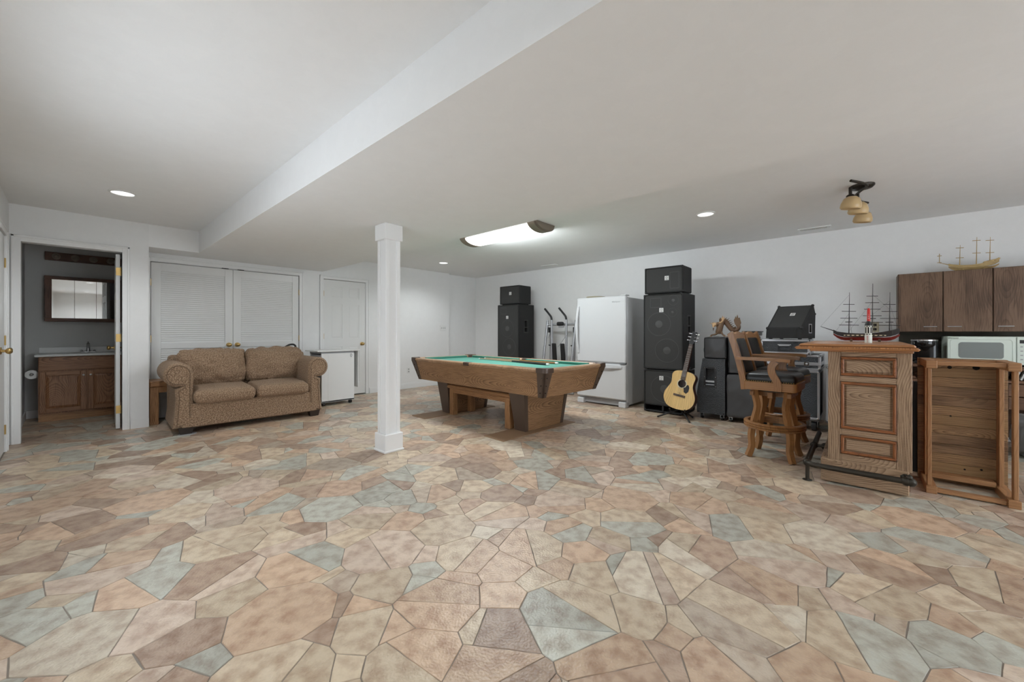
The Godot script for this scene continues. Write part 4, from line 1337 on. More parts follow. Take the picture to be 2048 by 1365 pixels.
func stage_wall() -> void:
	# far stack, half hidden by the pool table
	speaker("black subwoofer at the bottom of the far speaker stack", 5.72, 0, -5.215, V(0.55, 0.60, 0.50), [[0, 0.36, 0.20]], [], [0.0, 0.52], false, true)
	speaker("tall black two woofer speaker behind the pool table", 5.72, 0.60, -5.215, V(0.55, 1.07, 0.48), [[-0.02, 0.60, 0.17], [0.03, 0.24, 0.17]], [[-0.12, 0.95, 0.15, 0.12]], [-0.02, 0.82])
	speaker("small black speaker on top of the far stack", 5.74, 1.67, -5.19, V(0.52, 0.37, 0.36), [], [], [0.02, 0.22], false)
	# folded stride trainer
	var t := facing("exercise_machine", "folded silver stride trainer with black grips leaning by the refrigerator", "exercise machine", 6.08, 0, -4.22)
	var S: Material = mats.alu
	part(t, "crossbar", MB.new().tube(path([-0.31, 1.27, -0.02, 0.36, 1.27, -0.02]), 0.022, 10), S)
	part(t, "console", MB.new().rbox(V(0.02, 1.285, 0.02), V(0.15, 0.075, 0.06), 0.03), mats.black_plastic)
	part(t, "console_mount", MB.new().box(V(0.03, 1.235, 0.0), V(0.12, 0.045, 0.03), 0.006), S)
	for k in [-0.175, 0.155]:
		part(t, "lever", MB.new().tube(spline(path([k - 0.02, 0.08, 0.02, k, 0.7, 0.02, k, 1.36, 0.02]), 4), 0.021, 10), S)
		part(t, "grip", MB.new().tube(spline(path([k, 1.34, 0.02, k - 0.012, 1.41, 0.02, k - 0.06, 1.47, 0.02, k - 0.165, 1.58, 0.02]), 5), 0.019, 10), mats.black_plastic)
		part(t, "pedal", MB.new().at(V(k + (0.085 if k < 0 else -0.055), 0.72, 0.05), V(0.1, 0, 0)).rbox(Vector3.ZERO, V(0.095, 0.40, 0.03), 0.04), mats.black_plastic)
	for k in [-1.0, 1.0]:
		var x: float = 0.02 + k * 0.32
		part(t, "outer_leg", MB.new().tube(path([x, 1.33, -0.02, x - 0.09, 0.03, 0.10]), 0.024, 10).ball(V(x, 1.335, -0.02), 0.027), S)
		part(t, "inner_leg", MB.new().tube(path([x - k * 0.05, 1.20, -0.05, x - k * 0.05 - 0.08, 0.03, -0.16]), 0.02, 10), S)
		part(t, "joint", MB.new().box(V(x - k * 0.04, 1.17, -0.02), V(0.035, 0.10, 0.05), 0.008).box(V(x - k * 0.07, 0.88, 0.0), V(0.06, 0.022, 0.03), 0.006), mats.black_plastic)
	part(t, "cable", MB.new().tube(path([0.21, 1.12, 0.03, -0.02, 0.85, 0.04]), 0.004, 6).tube(path([-0.27, 1.02, 0.0, -0.20, 1.16, 0.0]), 0.004, 6), mats.steel)
	part(t, "foot_bar", MB.new().tube(path([-0.42, 0.03, 0.10, 0.36, 0.03, 0.10]), 0.026, 10).tube(path([-0.38, 0.03, -0.16, 0.30, 0.03, -0.16]), 0.026, 10), S)
	# refrigerator
	var f := facing("refrigerator", "white bottom freezer refrigerator beside the tall speaker stack", "refrigerator", 5.43, 0, -3.02)
	var W: Material = mats.fridge_white
	part(f, "cabinet", MB.new().span(V(-0.415, 0.03, -0.74), V(0.415, 1.655, -0.075), 0.008), W)
	part(f, "door", MB.new().span(V(-0.42, 0.665, -0.07), V(0.42, 1.672, 0.0), 0.014), W)
	part(f, "freezer_drawer", MB.new().span(V(-0.42, 0.115, -0.07), V(0.42, 0.645, 0.0), 0.014), W)
	part(f, "seal", MB.new().span(V(-0.40, 0.64, -0.08), V(0.40, 0.67, -0.02)), mats.fridge_grey)
	part(f, "door_handle", MB.new().ribbon(spline(path([-0.385, 0.80, 0.006, -0.39, 1.0, 0.042, -0.39, 1.18, 0.05, -0.39, 1.36, 0.042, -0.385, 1.54, 0.006]), 5), 0.034, 0.018, V(1, 0, 0)), W)
	part(f, "drawer_handle", MB.new().ribbon(spline(path([-0.36, 0.605, 0.006, -0.18, 0.60, 0.036, 0.0, 0.60, 0.042, 0.18, 0.60, 0.036, 0.36, 0.605, 0.006]), 5), 0.03, 0.018, V(0, 1, 0)), W)
	part(f, "hinge_cover", MB.new().span(V(0.34, 1.672, -0.13), V(0.42, 1.69, -0.005), 0.006), W)
	part(f, "hinge_bracket", MB.new().span(V(0.33, 0.65, -0.05), V(0.415, 0.66, 0.012), 0.002), mats.steel)
	part(f, "kick_grille", MB.new().span(V(-0.30, 0.02, -0.09), V(0.30, 0.09, -0.06)), mats.fridge_grey)
	for k in [-1, 1]:
		part(f, "foot_cover", MB.new().span(V(k * 0.30, 0.0, -0.12), V(k * 0.415, 0.085, -0.005), 0.008), W)
	letters(f, "maker_name", "Whirlpool", 0.030, V(0.265, 1.585, 0.001), mats.fridge_grey)
	var bw := facing("shallow_bowl", "shallow grey dish on top of the refrigerator", "bowl", 5.75, 1.655, -3.28)
	part(bw, "dish", MB.new().lathe([Vector2(0.0, 0.0), Vector2(0.09, 0.0), Vector2(0.15, 0.05), Vector2(0.155, 0.055), Vector2(0.145, 0.05), Vector2(0.085, 0.01), Vector2(0.0, 0.01)], 28), mats.ivory)

func caster(parent: Node, o: Vector3, r := 0.045) -> void:    # swivel wheel, o is where it meets the floor
	var c := part(parent, "caster", MB.new().at(o + V(0, 2 * r + 0.008, 0)).box(V(0, 0, 0), V(r * 1.8, 0.006, r * 1.6)).at(o + V(0, r, 0)).box(V(r * 0.62, r * 0.5, 0), V(0.004, r * 1.2, r * 0.9)).box(V(-r * 0.62, r * 0.5, 0), V(0.004, r * 1.2, r * 0.9)), mats.steel)
	var w := MB.new()
	w.T = Transform3D(Basis.from_euler(V(0, 0, PI / 2)), o + V(0, r, 0))
	w.lathe([Vector2(0, -0.3 * r), Vector2(0.6 * r, -0.3 * r), Vector2(0.62 * r, -0.42 * r), Vector2(0.95 * r, -0.4 * r), Vector2(r, 0), Vector2(0.95 * r, 0.4 * r), Vector2(0.62 * r, 0.42 * r), Vector2(0.6 * r, 0.3 * r), Vector2(0, 0.3 * r)], 20)
	part(c, "wheel", w, mats.black_plastic)

func flight_case(label: String, x: float, y: float, z: float, s: Vector3, split := 0.0, latches: Array = [], wheels := false) -> Node3D:
	var t := facing("flight_case", label, "flight case", x, y, z, "black and silver flight cases")
	var h := s.x / 2
	var y0 := 0.13 if wheels else 0.0
	var y1 := y0 + s.y
	part(t, "shell", MB.new().span(V(-h + 0.008, y0 + 0.008, -s.z + 0.008), V(h - 0.008, y1 - 0.008, -0.006)), mats.tolex)
	var e := 0.026
	var m := MB.new()
	for k in [-1, 1]:
		for zz in [[-e, 0.0], [-s.z, -s.z + e]]:
			m.span(V(k * h, y0, zz[0]), V(k * (h - e), y1, zz[1]), 0.003)
		for yy in [[y0, y0 + e], [y1 - e, y1]]:
			m.span(V(k * h, yy[0], -s.z), V(k * (h - e), yy[1], 0), 0.003)
	for yy in [[y0, y0 + e], [y1 - e, y1]]:
		for zz in [[-e, 0.0], [-s.z, -s.z + e]]:
			m.span(V(-h, yy[0], zz[0]), V(h, yy[1], zz[1]), 0.003)
	part(t, "edge_rails", m, mats.alu)
	for k in [-1, 1]:
		for yy in [y0 + 0.018, y1 - 0.018]:
			part(t, "ball_corner", MB.new().ball(V(k * (h - 0.019), yy, -0.014), 0.0175), mats.chrome)
	if split > 0.0:
		part(t, "lid_rail", MB.new().span(V(-h - 0.002, y0 + split - 0.018, -s.z), V(h + 0.002, y0 + split + 0.018, 0.003), 0.003), mats.alu)
	for l in latches:
		part(t, "latch", MB.new().box(V(l, y0 + split, 0.006), V(0.05, 0.05, 0.008), 0.003).ball(V(l, y0 + split, 0.012), 0.014), mats.chrome)
	if wheels:
		for k in [[-1, -0.06], [1, -0.06], [-1, -s.z + 0.06], [1, -s.z + 0.06]]:
			caster(t, V(k[0] * (h - 0.06), 0, k[1]), 0.055)
	return t

func guitar_outline(n := 40) -> PackedVector2Array:    # dreadnought, y from 0 to 0.5
	var w := [[0.0, 0.0], [0.006, 0.075], [0.03, 0.135], [0.08, 0.178], [0.14, 0.196], [0.20, 0.190], [0.27, 0.158], [0.32, 0.138], [0.37, 0.138], [0.42, 0.146], [0.455, 0.140], [0.48, 0.118], [0.495, 0.08], [0.502, 0.03]]
	var c := Curve2D.new()
	var p := PackedVector2Array()
	var a := []
	for e in w:
		a.append(Vector2(e[1], e[0]))
	var sm := []
	for i in a.size() - 1:
		for k in 4:
			sm.append(a[i].cubic_interpolate(a[i + 1], a[maxi(i - 1, 0)], a[mini(i + 2, a.size() - 1)], k / 4.0))
	sm.append(a[-1])
	for q in sm:
		p.append(q)
	for i in range(sm.size() - 1, 0, -1):
		p.append(Vector2(-sm[i].x, sm[i].y))
	return p

func music() -> void:
	# near stack
	speaker("black subwoofer at the bottom of the stack behind the guitar", 5.44, 0, -2.06, V(0.535, 0.60, 0.52), [[0.02, 0.34, 0.19]], [], [-0.02, 0.49], false, true)
	speaker("tall black speaker with two large woofers behind the guitar", 5.44, 0.60, -2.06, V(0.545, 1.06, 0.50), [[-0.055, 0.64, 0.165], [0.055, 0.275, 0.165], [0.14, 0.965, 0.07], [0.13, 0.80, 0.06]], [[-0.10, 0.94, 0.15, 0.13]], [-0.02, 0.835])
	speaker("black speaker lying on top of the stack beside the refrigerator", 5.45, 1.66, -2.055, V(0.53, 0.375, 0.36), [], [[0.15, 0.18, 0.12, 0.22]], [0.045, 0.215], false)
	# guitar on its stand
	var g := facing("acoustic_guitar", "natural top acoustic guitar on a black stand", "guitar", 5.20, 0.135, -1.80)
	g.transform = Transform3D(Basis.from_euler(V(0, -PI / 2, 0)) * Basis.from_euler(V(-0.17, 0, -0.165)), V(5.20, 0.135, -1.795))
	var ol := guitar_outline()
	mat("spruce", rgb(232, 196, 128), 0.35, 0.0, mats.rail_wood.albedo_texture, V(0.4, 2.0, 1))
	mat("mahogany", rgb(74, 40, 30), 0.3)
	mat("fretboard", rgb(86, 70, 58), 0.5)
	var body := MB.new().prism(ol, -0.105, -0.101)
	for i in ol.size():    # bent sides round a hollow box
		var p := ol[i]
		var q := ol[(i + 1) % ol.size()]
		var pi := p.lerp(Vector2(0, 0.25), 0.02)
		var qi := q.lerp(Vector2(0, 0.25), 0.02)
		body.hexa([V(p.x, p.y, -0.104), V(q.x, q.y, -0.104), V(qi.x, qi.y, -0.104), V(pi.x, pi.y, -0.104), V(p.x, p.y, -0.002), V(q.x, q.y, -0.002), V(qi.x, qi.y, -0.002), V(pi.x, pi.y, -0.002)])
	part(g, "body", body, mats.mahogany)
	var hole := circle(0.05, 28, Vector2(0, 0.335))
	part(g, "soundboard", MB.new().g(1).plate(ol, [hole], -0.003, 0.0012), mats.spruce)
	part(g, "rosette", MB.new().plate(circle(0.061, 28, Vector2(0, 0.335)), [hole], 0.001, 0.0018), mats.ivory)
	part(g, "pickguard", MB.new().prism(pts([0.052, 0.30, 0.066, 0.335, 0.085, 0.335, 0.10, 0.30, 0.098, 0.25, 0.075, 0.222, 0.045, 0.235, 0.035, 0.27, 0.03, 0.29]), 0.001, 0.0032), mats.black_plastic)
	part(g, "bridge", MB.new().span(V(-0.075, 0.165, 0.001), V(0.075, 0.192, 0.011), 0.004).span(V(-0.038, 0.178, 0.01), V(0.038, 0.182, 0.015)), mats.fretboard)
	part(g, "neck", MB.new().hexa([V(-0.028, 0.49, -0.05), V(0.028, 0.49, -0.05), V(0.028, 0.49, 0.004), V(-0.028, 0.49, 0.004), V(-0.021, 0.86, -0.018), V(0.021, 0.86, -0.018), V(0.021, 0.86, 0.004), V(-0.021, 0.86, 0.004)]), mats.mahogany)
	part(g, "fretboard", MB.new().hexa([V(-0.029, 0.385, 0.001), V(0.029, 0.385, 0.001), V(0.029, 0.385, 0.009), V(-0.029, 0.385, 0.009), V(-0.0215, 0.86, 0.003), V(0.0215, 0.86, 0.003), V(0.0215, 0.86, 0.011), V(-0.0215, 0.86, 0.011)]), mats.fretboard)
	var fr := MB.new()
	for k in 18:
		var y := 0.86 - 0.66 * (1.0 - pow(2.0, -(k + 1) / 12.0))
		fr.box(V(0, y, 0.0105), V(0.05, 0.003, 0.003))
	part(g, "frets", fr, mats.chrome)
	var head := part(g, "headstock", MB.new().at(V(0, 0.86, 0.004), V(-0.22, 0, 0)).prism(pts([-0.022, 0, 0.022, 0, 0.036, 0.03, 0.034, 0.17, 0.018, 0.178, 0.0, 0.17, -0.018, 0.178, -0.034, 0.17, -0.036, 0.03]), -0.015, 0.0, 0.002), mats.black_plastic)
	for k in 3:
		for s in [-1, 1]:
			var o := V(s * 0.024, 0.91 + k * 0.045, -0.006 - k * 0.01)
			part(head, "tuner", MB.new().tube([o + V(0, 0, 0), o + V(s * 0.028, 0, -0.006)], 0.004, 6).ball(o + V(s * 0.036, 0, -0.008), 0.010).tube([o + V(0, 0, 0), o + V(0, 0, 0.012)], 0.005, 8), mats.chrome)
	var sg := MB.new()
	for k in 6:
		sg.tube([V(-0.025 + k * 0.01, 0.18, 0.015), V(-0.016 + k * 0.0064, 0.862, 0.013)], 0.0006, 4, false)
	part(g, "strings", sg, mats.steel)
	var st := facing("guitar_stand", "black tubular guitar stand with three legs", "stand", 5.22, 0, -1.78)
	var B: Material = mats.black_plastic
	part(st, "post", MB.new().tube(path([0.0, 0.12, -0.13, 0.04, 0.55, -0.20, 0.10, 0.66, -0.19]), 0.011, 8), B)
	part(st, "yoke", MB.new().tube(spline(path([0.02, 0.62, -0.10, 0.035, 0.61, -0.15, 0.09, 0.63, -0.19, 0.145, 0.635, -0.15, 0.16, 0.655, -0.10]), 4), 0.010, 8), B)
	part(st, "cradle", MB.new().tube(path([0.0, 0.12, -0.13, -0.09, 0.115, -0.06, -0.09, 0.11, 0.03, -0.09, 0.14, 0.045]), 0.010, 8).tube(path([0.0, 0.12, -0.13, 0.10, 0.115, -0.06, 0.10, 0.11, 0.03, 0.10, 0.14, 0.045]), 0.010, 8), B)
	for q in [V(-0.24, 0.012, 0.05), V(0.18, 0.012, 0.12), V(0.12, 0.012, -0.20)]:
		part(st, "leg", MB.new().tube([V(0, 0.12, -0.12), q], 0.011, 8).ball(q, 0.012), B)
	# slant cabinet seen from its side, and its covered amplifier
	var a := facing("amplifier_cabinet", "black slant speaker cabinet with recessed side handle on casters", "amplifier", 5.48, 0, -1.455, "black amplifiers")
	var ao := pts([-0.17, 0.075, 0.165, 0.075, 0.165, 0.785, -0.10, 0.785, -0.17, 0.34])
	var ah := rect(-0.06, 0.435, 0.042, 0.66)
	part(a, "cabinet", MB.new().prism(ao, -0.62, -0.06, 0.004), mats.tolex)
	part(a, "side_board", MB.new().plate(ao, [ah], -0.06, 0.0), mats.tolex)
	part(a, "handle_plate", MB.new().plate(rect(-0.085, 0.42, 0.065, 0.68), [ah], 0.0, 0.004), mats.black_plastic)
	part(a, "handle_bar", MB.new().span(V(-0.062, 0.48, -0.012), V(0.044, 0.505, 0.008), 0.004).span(V(-0.062, 0.445, -0.012), V(0.044, 0.456, 0.004), 0.002), mats.steel)
	for q in [[-0.075, 0.43], [0.055, 0.43], [-0.075, 0.67], [0.055, 0.67], [-0.075, 0.55], [0.055, 0.55]]:
		part(a, "screw", MB.new().ball(V(q[0], q[1], 0.005), 0.006), mats.chrome)
	for q in [[-0.088, 0.765], [0.145, 0.765], [-0.152, 0.092], [0.148, 0.092]]:
		part(a, "corner_guard", MB.new().box(V(q[0], q[1], -0.012), V(0.035, 0.035, 0.032), 0.01), B)
	for q in [[-0.12, -0.06], [0.12, -0.06], [-0.12, -0.56], [0.12, -0.56]]:
		caster(a, V(q[0], 0, q[1]), 0.031)
	var nz := noise(7.0, 3, 91)
	var cov := func(called: String, label: String, cx: float, y0: float, z0: float, s: Vector3) -> void:
		var c := facing(called, label, "amplifier", cx, y0, z0, "black amplifiers")
		part(c, "cover", MB.new().rbox(V(0, s.y / 2, -s.z / 2), s, 0.014, V(0.0, 0.004, 0.006), nz, 0.009, 18), mats.vinyl_cover)
		var pp := []
		for k in round_rect(s.x - 0.02, s.y - 0.02, 0.02, 4):
			pp.append(V(k.x, k.y + s.y / 2, 0.001))
		pp.append(pp[0])
		part(c, "seam", MB.new().tube(pp, 0.005, 6, false), B)
	cov.call("guitar_amplifier", "small amplifier under a creased black cover on the slant cabinet", 5.49, 0.792, -1.412, V(0.265, 0.272, 0.40))
	cov.call("amplifier_box", "black covered amplifier on top of another behind the bar stool", 5.50, 0.612, -1.118, V(0.285, 0.465, 0.40))
	# lower one on casters
	var lo := facing("amplifier_box", "large black covered amplifier on casters behind the bar stools", "amplifier", 5.46, 0, -1.112, "black amplifiers")
	part(lo, "cover", MB.new().rbox(V(0, 0.335, -0.25), V(0.315, 0.53, 0.48), 0.014, V(0, 0, 0.004), nz, 0.009, 18), mats.vinyl_cover)
	part(lo, "base", MB.new().span(V(-0.15, 0.064, -0.45), V(0.15, 0.08, -0.04)), B)
	for q in [[-0.12, -0.06], [0.12, -0.06], [-0.12, -0.42], [0.12, -0.42]]:
		caster(lo, V(q[0], 0, q[1]), 0.026)
	var rk := facing("rack_unit", "grey rack unit on the covered amplifier beside the flight cases", "rack unit", 5.56, 1.084, -1.09)
	part(rk, "chassis", MB.new().span(V(-0.02, 0, -0.3), V(0.14, 0.045, 0), 0.003), mats.fridge_grey)
	part(rk, "front_panel", MB.new().span(V(-0.025, 0.0, 0.0), V(0.145, 0.045, 0.006), 0.002), mats.dark_iron)
	part(rk, "lid", MB.new().span(V(-0.03, 0.045, -0.32), V(0.15, 0.058, 0.01), 0.003), B)
	dragon()
	# flight cases and the wedge on them
	flight_case("tall black flight case on casters at the bottom of the stack", 5.60, 0, -0.645, V(0.585, 0.56, 0.50), 0.0, [], true)
	flight_case("shallow black flight case with two butterfly latches, middle of the stack", 5.61, 0.69, -0.645, V(0.60, 0.18, 0.52), 0.075, [-0.17, 0.17])
	var tc := flight_case("black flight case with a folding handle under the floor monitor", 5.59, 0.87, -0.685, V(0.49, 0.175, 0.42))
	part(tc, "handle", MB.new().tube(spline(path([-0.06, 0.105, 0.004, -0.06, 0.06, 0.018, -0.05, 0.045, 0.02, 0.05, 0.045, 0.02, 0.06, 0.06, 0.018, 0.06, 0.105, 0.004]), 3), 0.006, 8), B)
	part(tc, "handle_bracket", MB.new().span(V(-0.065, 0.095, -0.004), V(0.065, 0.115, 0.006), 0.002), mats.alu)
	flight_case("narrow black flight case on casters half hidden behind the bar", 5.55, 0, -0.08, V(0.44, 0.62, 0.45), 0.0, [], true)
	var w := facing("floor_monitor", "black wedge floor monitor on top of the flight cases", "speaker", 5.55, 1.046, -0.69, "", -12.0)
	var pr := pts([0.0, 0.01, 0.02, 0.125, 0.375, 0.405, 0.44, 0.30, 0.42, 0.01])
	var wm := MB.new()
	wm.T = Transform3D(Basis.from_euler(V(0, PI / 2, 0)), Vector3.ZERO)
	var wh := rect(0.225, 0.08, 0.295, 0.17)
	wm.prism(pr, -0.185, 0.13, 0.004)
	wm.plate(pr, [wh], 0.13, 0.185)
	part(w, "cabinet", wm, mats.carpet_black)
	# the sloping grille
	var a0 := Vector2(0.02, 0.125)
	var a1 := Vector2(0.375, 0.405)
	var dd := (a1 - a0).normalized()
	var gm := MB.new()
	gm.T = Transform3D(Basis(V(1, 0, 0), V(0, dd.y, -dd.x), V(0, dd.x, dd.y)), V(0, 0.125, -0.02))
	gm.span(V(-0.165, 0.02, 0.0), V(0.165, 0.432, 0.004), 0.002)
	part(w, "grille", gm, mats.grille)
	emblem(w, V(0.02, 0.27, 0.0055), 0.05, gm.T)
	var wp := MB.new()
	wp.T = wm.T
	part(w, "handle_plate", wp.plate(rect(0.215, 0.07, 0.305, 0.18), [wh], 0.185, 0.189), mats.alu)
	for q in [[-0.175, 0.13, -0.025], [0.175, 0.13, -0.025], [0.175, 0.40, -0.375], [-0.175, 0.40, -0.375], [0.175, 0.30, -0.435]]:
		part(w, "corner_guard", MB.new().ball(V(q[0], q[1], q[2]), 0.018), B)
	for q in [[-0.15, -0.05], [0.15, -0.05], [-0.15, -0.38], [0.15, -0.38]]:
		part(w, "foot", MB.new().span(V(q[0] - 0.015, 0.0, q[1] - 0.015), V(q[0] + 0.015, 0.012, q[1] + 0.015)), B)

func dragon() -> void:
	var t := facing("dragon_figure", "brown horned dragon figure standing on the covered amplifiers", "figurine", 5.60, 1.068, -1.335)
	mat("dragon_hide", rgb(128, 104, 80), 0.6, 0.0, mats.chenille.albedo_texture, V(6, 6, 6), {"uv1_triplanar": true})
	mat("dragon_horn", rgb(186, 152, 112), 0.5)
	var H: Material = mats.dragon_hide
	var N: Material = mats.dragon_horn
	var k := 0.000276
	var P := func(x: float, y: float, z := 0.0) -> Vector3:
		return Vector3((x - 800) * k, (1215 - y) * k, z)
	var body := spline([P.call(590, 1030), P.call(620, 930, 0.01), P.call(650, 790, 0.01), P.call(700, 610), P.call(790, 480, -0.01), P.call(880, 520, -0.02), P.call(1000, 700, -0.02), P.call(1140, 880, -0.02), P.call(1280, 920, -0.03), P.call(1390, 820, -0.03), P.call(1410, 680, -0.03)], 5)
	var rr := []
	for i in body.size():
		var f := float(i) / (body.size() - 1)
		rr.append(lerpf(0.040, 0.022, f) * (0.75 if i == 0 else 1.0))
	part(t, "body", MB.new().tube(body, rr, 12), H)
	var sc := MB.new()    # rings of scales along the back
	for i in range(16, body.size() - 3):
		sc.tube([body[i], body[i].lerp(body[i + 1], 0.55)], [rr[i] * 1.10, rr[i] * 0.98], 12, false)
	part(t, "scales", sc, mats.desk_wood)
	for i in range(18, body.size() - 8, 2):
		var d: Vector3 = (body[i + 1] - body[i - 1]).normalized()
		var up := V(-d.y, d.x, 0)
		if up.y < 0:
			up = -up
		part(t, "spine", MB.new().tube([body[i] + up * rr[i] * 0.7, body[i] + up * (rr[i] + 0.026) + V(0.012, 0, 0)], [0.008, 0.0006], 6), H)
	part(t, "tail_fan", MB.new().at(V(0, 0, -0.03)).prism(PackedVector2Array([vv(P.call(1330, 760)), vv(P.call(1240, 600)), vv(P.call(1205, 430)), vv(P.call(1255, 330)), vv(P.call(1270, 250)), vv(P.call(1305, 345)), vv(P.call(1352, 180)), vv(P.call(1385, 350)), vv(P.call(1440, 320)), vv(P.call(1500, 570)), vv(P.call(1440, 760))]), -0.006, 0.006, 0.002), H)
	# crest over the arch, and the head low at the left
	for e in [[690, 420, 650, 300], [740, 400, 770, 215], [800, 400, 830, 260], [660, 470, 610, 350], [850, 440, 915, 330], [620, 560, 680, 480]]:
		part(t, "crest_spike", MB.new().tube([P.call(e[0], e[1]), P.call(e[2], e[3])], [0.014, 0.001], 6), N if e[0] > 730 and e[0] < 820 else H)
	part(t, "mane", MB.new().tube(spline([P.call(640, 540, 0.02), P.call(720, 540, 0.03), P.call(790, 440, 0.025), P.call(770, 380, 0.02)], 5), 0.011, 8), N)
	part(t, "neck", MB.new().tube([P.call(670, 660), P.call(540, 620, 0.02), P.call(470, 640, 0.03)], [0.034, 0.028, 0.024], 10), H)
	var hd := part(t, "head", MB.new().tube(spline([P.call(510, 620, 0.03), P.call(450, 640, 0.035), P.call(410, 690, 0.035), P.call(400, 760, 0.035)], 4), [0.018, 0.023, 0.026, 0.027, 0.027, 0.026, 0.025, 0.023, 0.021, 0.018, 0.015, 0.012, 0.009], 10), N)
	for e in [[400, 610, 235, 560], [430, 580, 340, 530], [400, 800, 390, 950], [520, 700, 560, 800], [480, 590, 560, 540]]:
		part(hd, "horn", MB.new().tube([P.call(e[0], e[1], 0.035), P.call(e[2], e[3], 0.04)], [0.009, 0.0008], 6), N if e[1] < 700 else H)
	for e in [[[590, 1010], [470, 1100], [300, 1140], [280, 1190]], [[700, 960], [740, 1040], [800, 1120], [880, 1170]], [[1160, 960], [1100, 1080], [1030, 1170], [1000, 1185]]]:
		var q := []
		for p in e:
			q.append(P.call(p[0], p[1], 0.02))
		part(t, "leg", MB.new().tube(spline(q, 3), [0.016, 0.014, 0.013, 0.012, 0.011, 0.010, 0.010, 0.010, 0.010, 0.012], 8), H)
		for a in [-0.8, 0.0, 0.8]:
			part(t, "claw", MB.new().tube([q[3], q[3] + V(sin(a) * 0.025, -0.004, 0.02)], [0.006, 0.0008], 6), N)

func vv(p: Vector3) -> Vector2:
	return Vector2(p.x, p.y)

# ---- bar, stools, what stands on the bar ----
func bar_area() -> void:
	# local frame of the bar: x to the right along its short front, z towards the room
	var b := facing("home_bar", "oak home bar with raised panels and an iron foot rail", "bar", 3.80, 0, 0.02)
	var O: Material = mats.oak_grey
	part(b, "body", MB.new().g(1).span(V(-0.205, 0.03, -1.25), V(0.225, 0.985, -0.024)), mats.oak_red)
	# front: stiles, rails, three raised fields in dark mouldings
	var m := MB.new()
	m.g(1, 0.2).span(V(-0.212, 0.17, -0.024), V(-0.135, 0.985, 0), 0.003)
	m.g(1, 0.9).span(V(0.155, 0.17, -0.024), V(0.235, 0.985, 0), 0.003)
	for y in [[0.17, 0.235], [0.365, 0.42], [0.76, 0.812], [0.945, 0.985]]:
		m.g(0, y[0] * 3.0).span(V(-0.135, y[0], -0.024), V(0.155, y[1], 0.0), 0.002)
	part(b, "front_frame", m, O)
	mat("moulding_dark", rgb(92, 66, 46), 0.4, 0.0, mats.oak.albedo_texture, V(0.8, 2.5, 1))
	for y in [[0.235, 0.365], [0.42, 0.76], [0.812, 0.945]]:
		var x0 := -0.135
		var x1 := 0.155
		part(b, "panel", MB.new().g(0, y[0] * 5.0).span(V(x0, y[0], -0.022), V(x1, y[1], -0.016)).hexa([V(x0 + 0.018, y[0] + 0.018, -0.017), V(x1 - 0.018, y[0] + 0.018, -0.017), V(x1 - 0.018, y[1] - 0.018, -0.017), V(x0 + 0.018, y[1] - 0.018, -0.017), V(x0 + 0.03, y[0] + 0.03, -0.006), V(x1 - 0.03, y[0] + 0.03, -0.006), V(x1 - 0.03, y[1] - 0.03, -0.006), V(x0 + 0.03, y[1] - 0.03, -0.006)]), O)
		var mo := MB.new()
		for q in [[x0 - 0.004, y[0] - 0.004, x1 + 0.004, y[0] + 0.016], [x0 - 0.004, y[1] - 0.016, x1 + 0.004, y[1] + 0.004]]:
			mo.g(0).span(V(q[0], q[1], -0.018), V(q[2], q[3], 0.006), 0.006)
		for q in [[x0 - 0.004, y[0] + 0.01, x0 + 0.016, y[1] - 0.01], [x1 - 0.016, y[0] + 0.01, x1 + 0.004, y[1] - 0.01]]:
			mo.g(1).span(V(q[0], q[1], -0.018), V(q[2], q[3], 0.006), 0.006)
		part(b, "moulding", mo, mats.oak_red)
		var ln := MB.new()
		for q in [[x0 - 0.007, y[0] - 0.007, x1 + 0.007, y[0] - 0.003], [x0 - 0.007, y[1] + 0.003, x1 + 0.007, y[1] + 0.007], [x0 - 0.007, y[0] - 0.007, x0 - 0.003, y[1] + 0.007], [x1 + 0.003, y[0] - 0.007, x1 + 0.007, y[1] + 0.007]]:
			ln.span(V(q[0], q[1], -0.002), V(q[2], q[3], 0.0025))
		part(b, "moulding_line", ln, mats.moulding_dark)
	part(b, "plinth", MB.new().g(0, 0.6).span(V(-0.255, 0.012, -0.03), V(0.22, 0.175, 0.016), 0.005).g(2, 0.1).span(V(-0.255, 0.012, -1.25), V(-0.205, 0.175, -0.03), 0.003), O)
	# top: moulded edge in three steps, overhanging the stools' side
	var tp := MB.new().g(2, 0.2)
	tp.span(V(-0.32, 0.985, -1.27), V(0.24, 1.003, 0.045), 0.004)
	tp.span(V(-0.41, 1.000, -1.30), V(0.268, 1.022, 0.085), 0.010)
	tp.span(V(-0.385, 1.018, -1.29), V(0.25, 1.042, 0.068), 0.010)
	part(b, "bar_top", tp, mats.bar_top)
	# foot rail round two sides
	part(b, "foot_rail", MB.new().tube(path([-0.335, 0.135, -1.1, -0.335, 0.135, 0.03, -0.33, 0.135, 0.075, -0.30, 0.135, 0.10, -0.25, 0.135, 0.105, 0.21, 0.135, 0.105]), 0.02, 12), mats.dark_iron)
	for q in [[V(-0.332, 0.135, 0.06), V(-0.332, 0.0, 0.06)], [V(0.20, 0.135, 0.105), V(0.20, 0.135, 0.012)], [V(-0.335, 0.135, -0.55), V(-0.255, 0.135, -0.55)]]:
		part(b, "rail_bracket", MB.new().tube([q[0], q[1]], 0.013, 10).ball(q[0], 0.030).at(q[1] + (V(0, 0.004, 0) if q[1].y < 0.05 else Vector3.ZERO)).ball(Vector3.ZERO, 0.034, V(1, 0.14, 1) if q[1].y < 0.05 else V(1, 1, 0.2)), mats.dark_iron)
	part(b, "rail_cap", MB.new().ball(V(0.222, 0.135, 0.105), 0.03).ball(V(0.215, 0.165, 0.105), 0.017), mats.dark_iron)
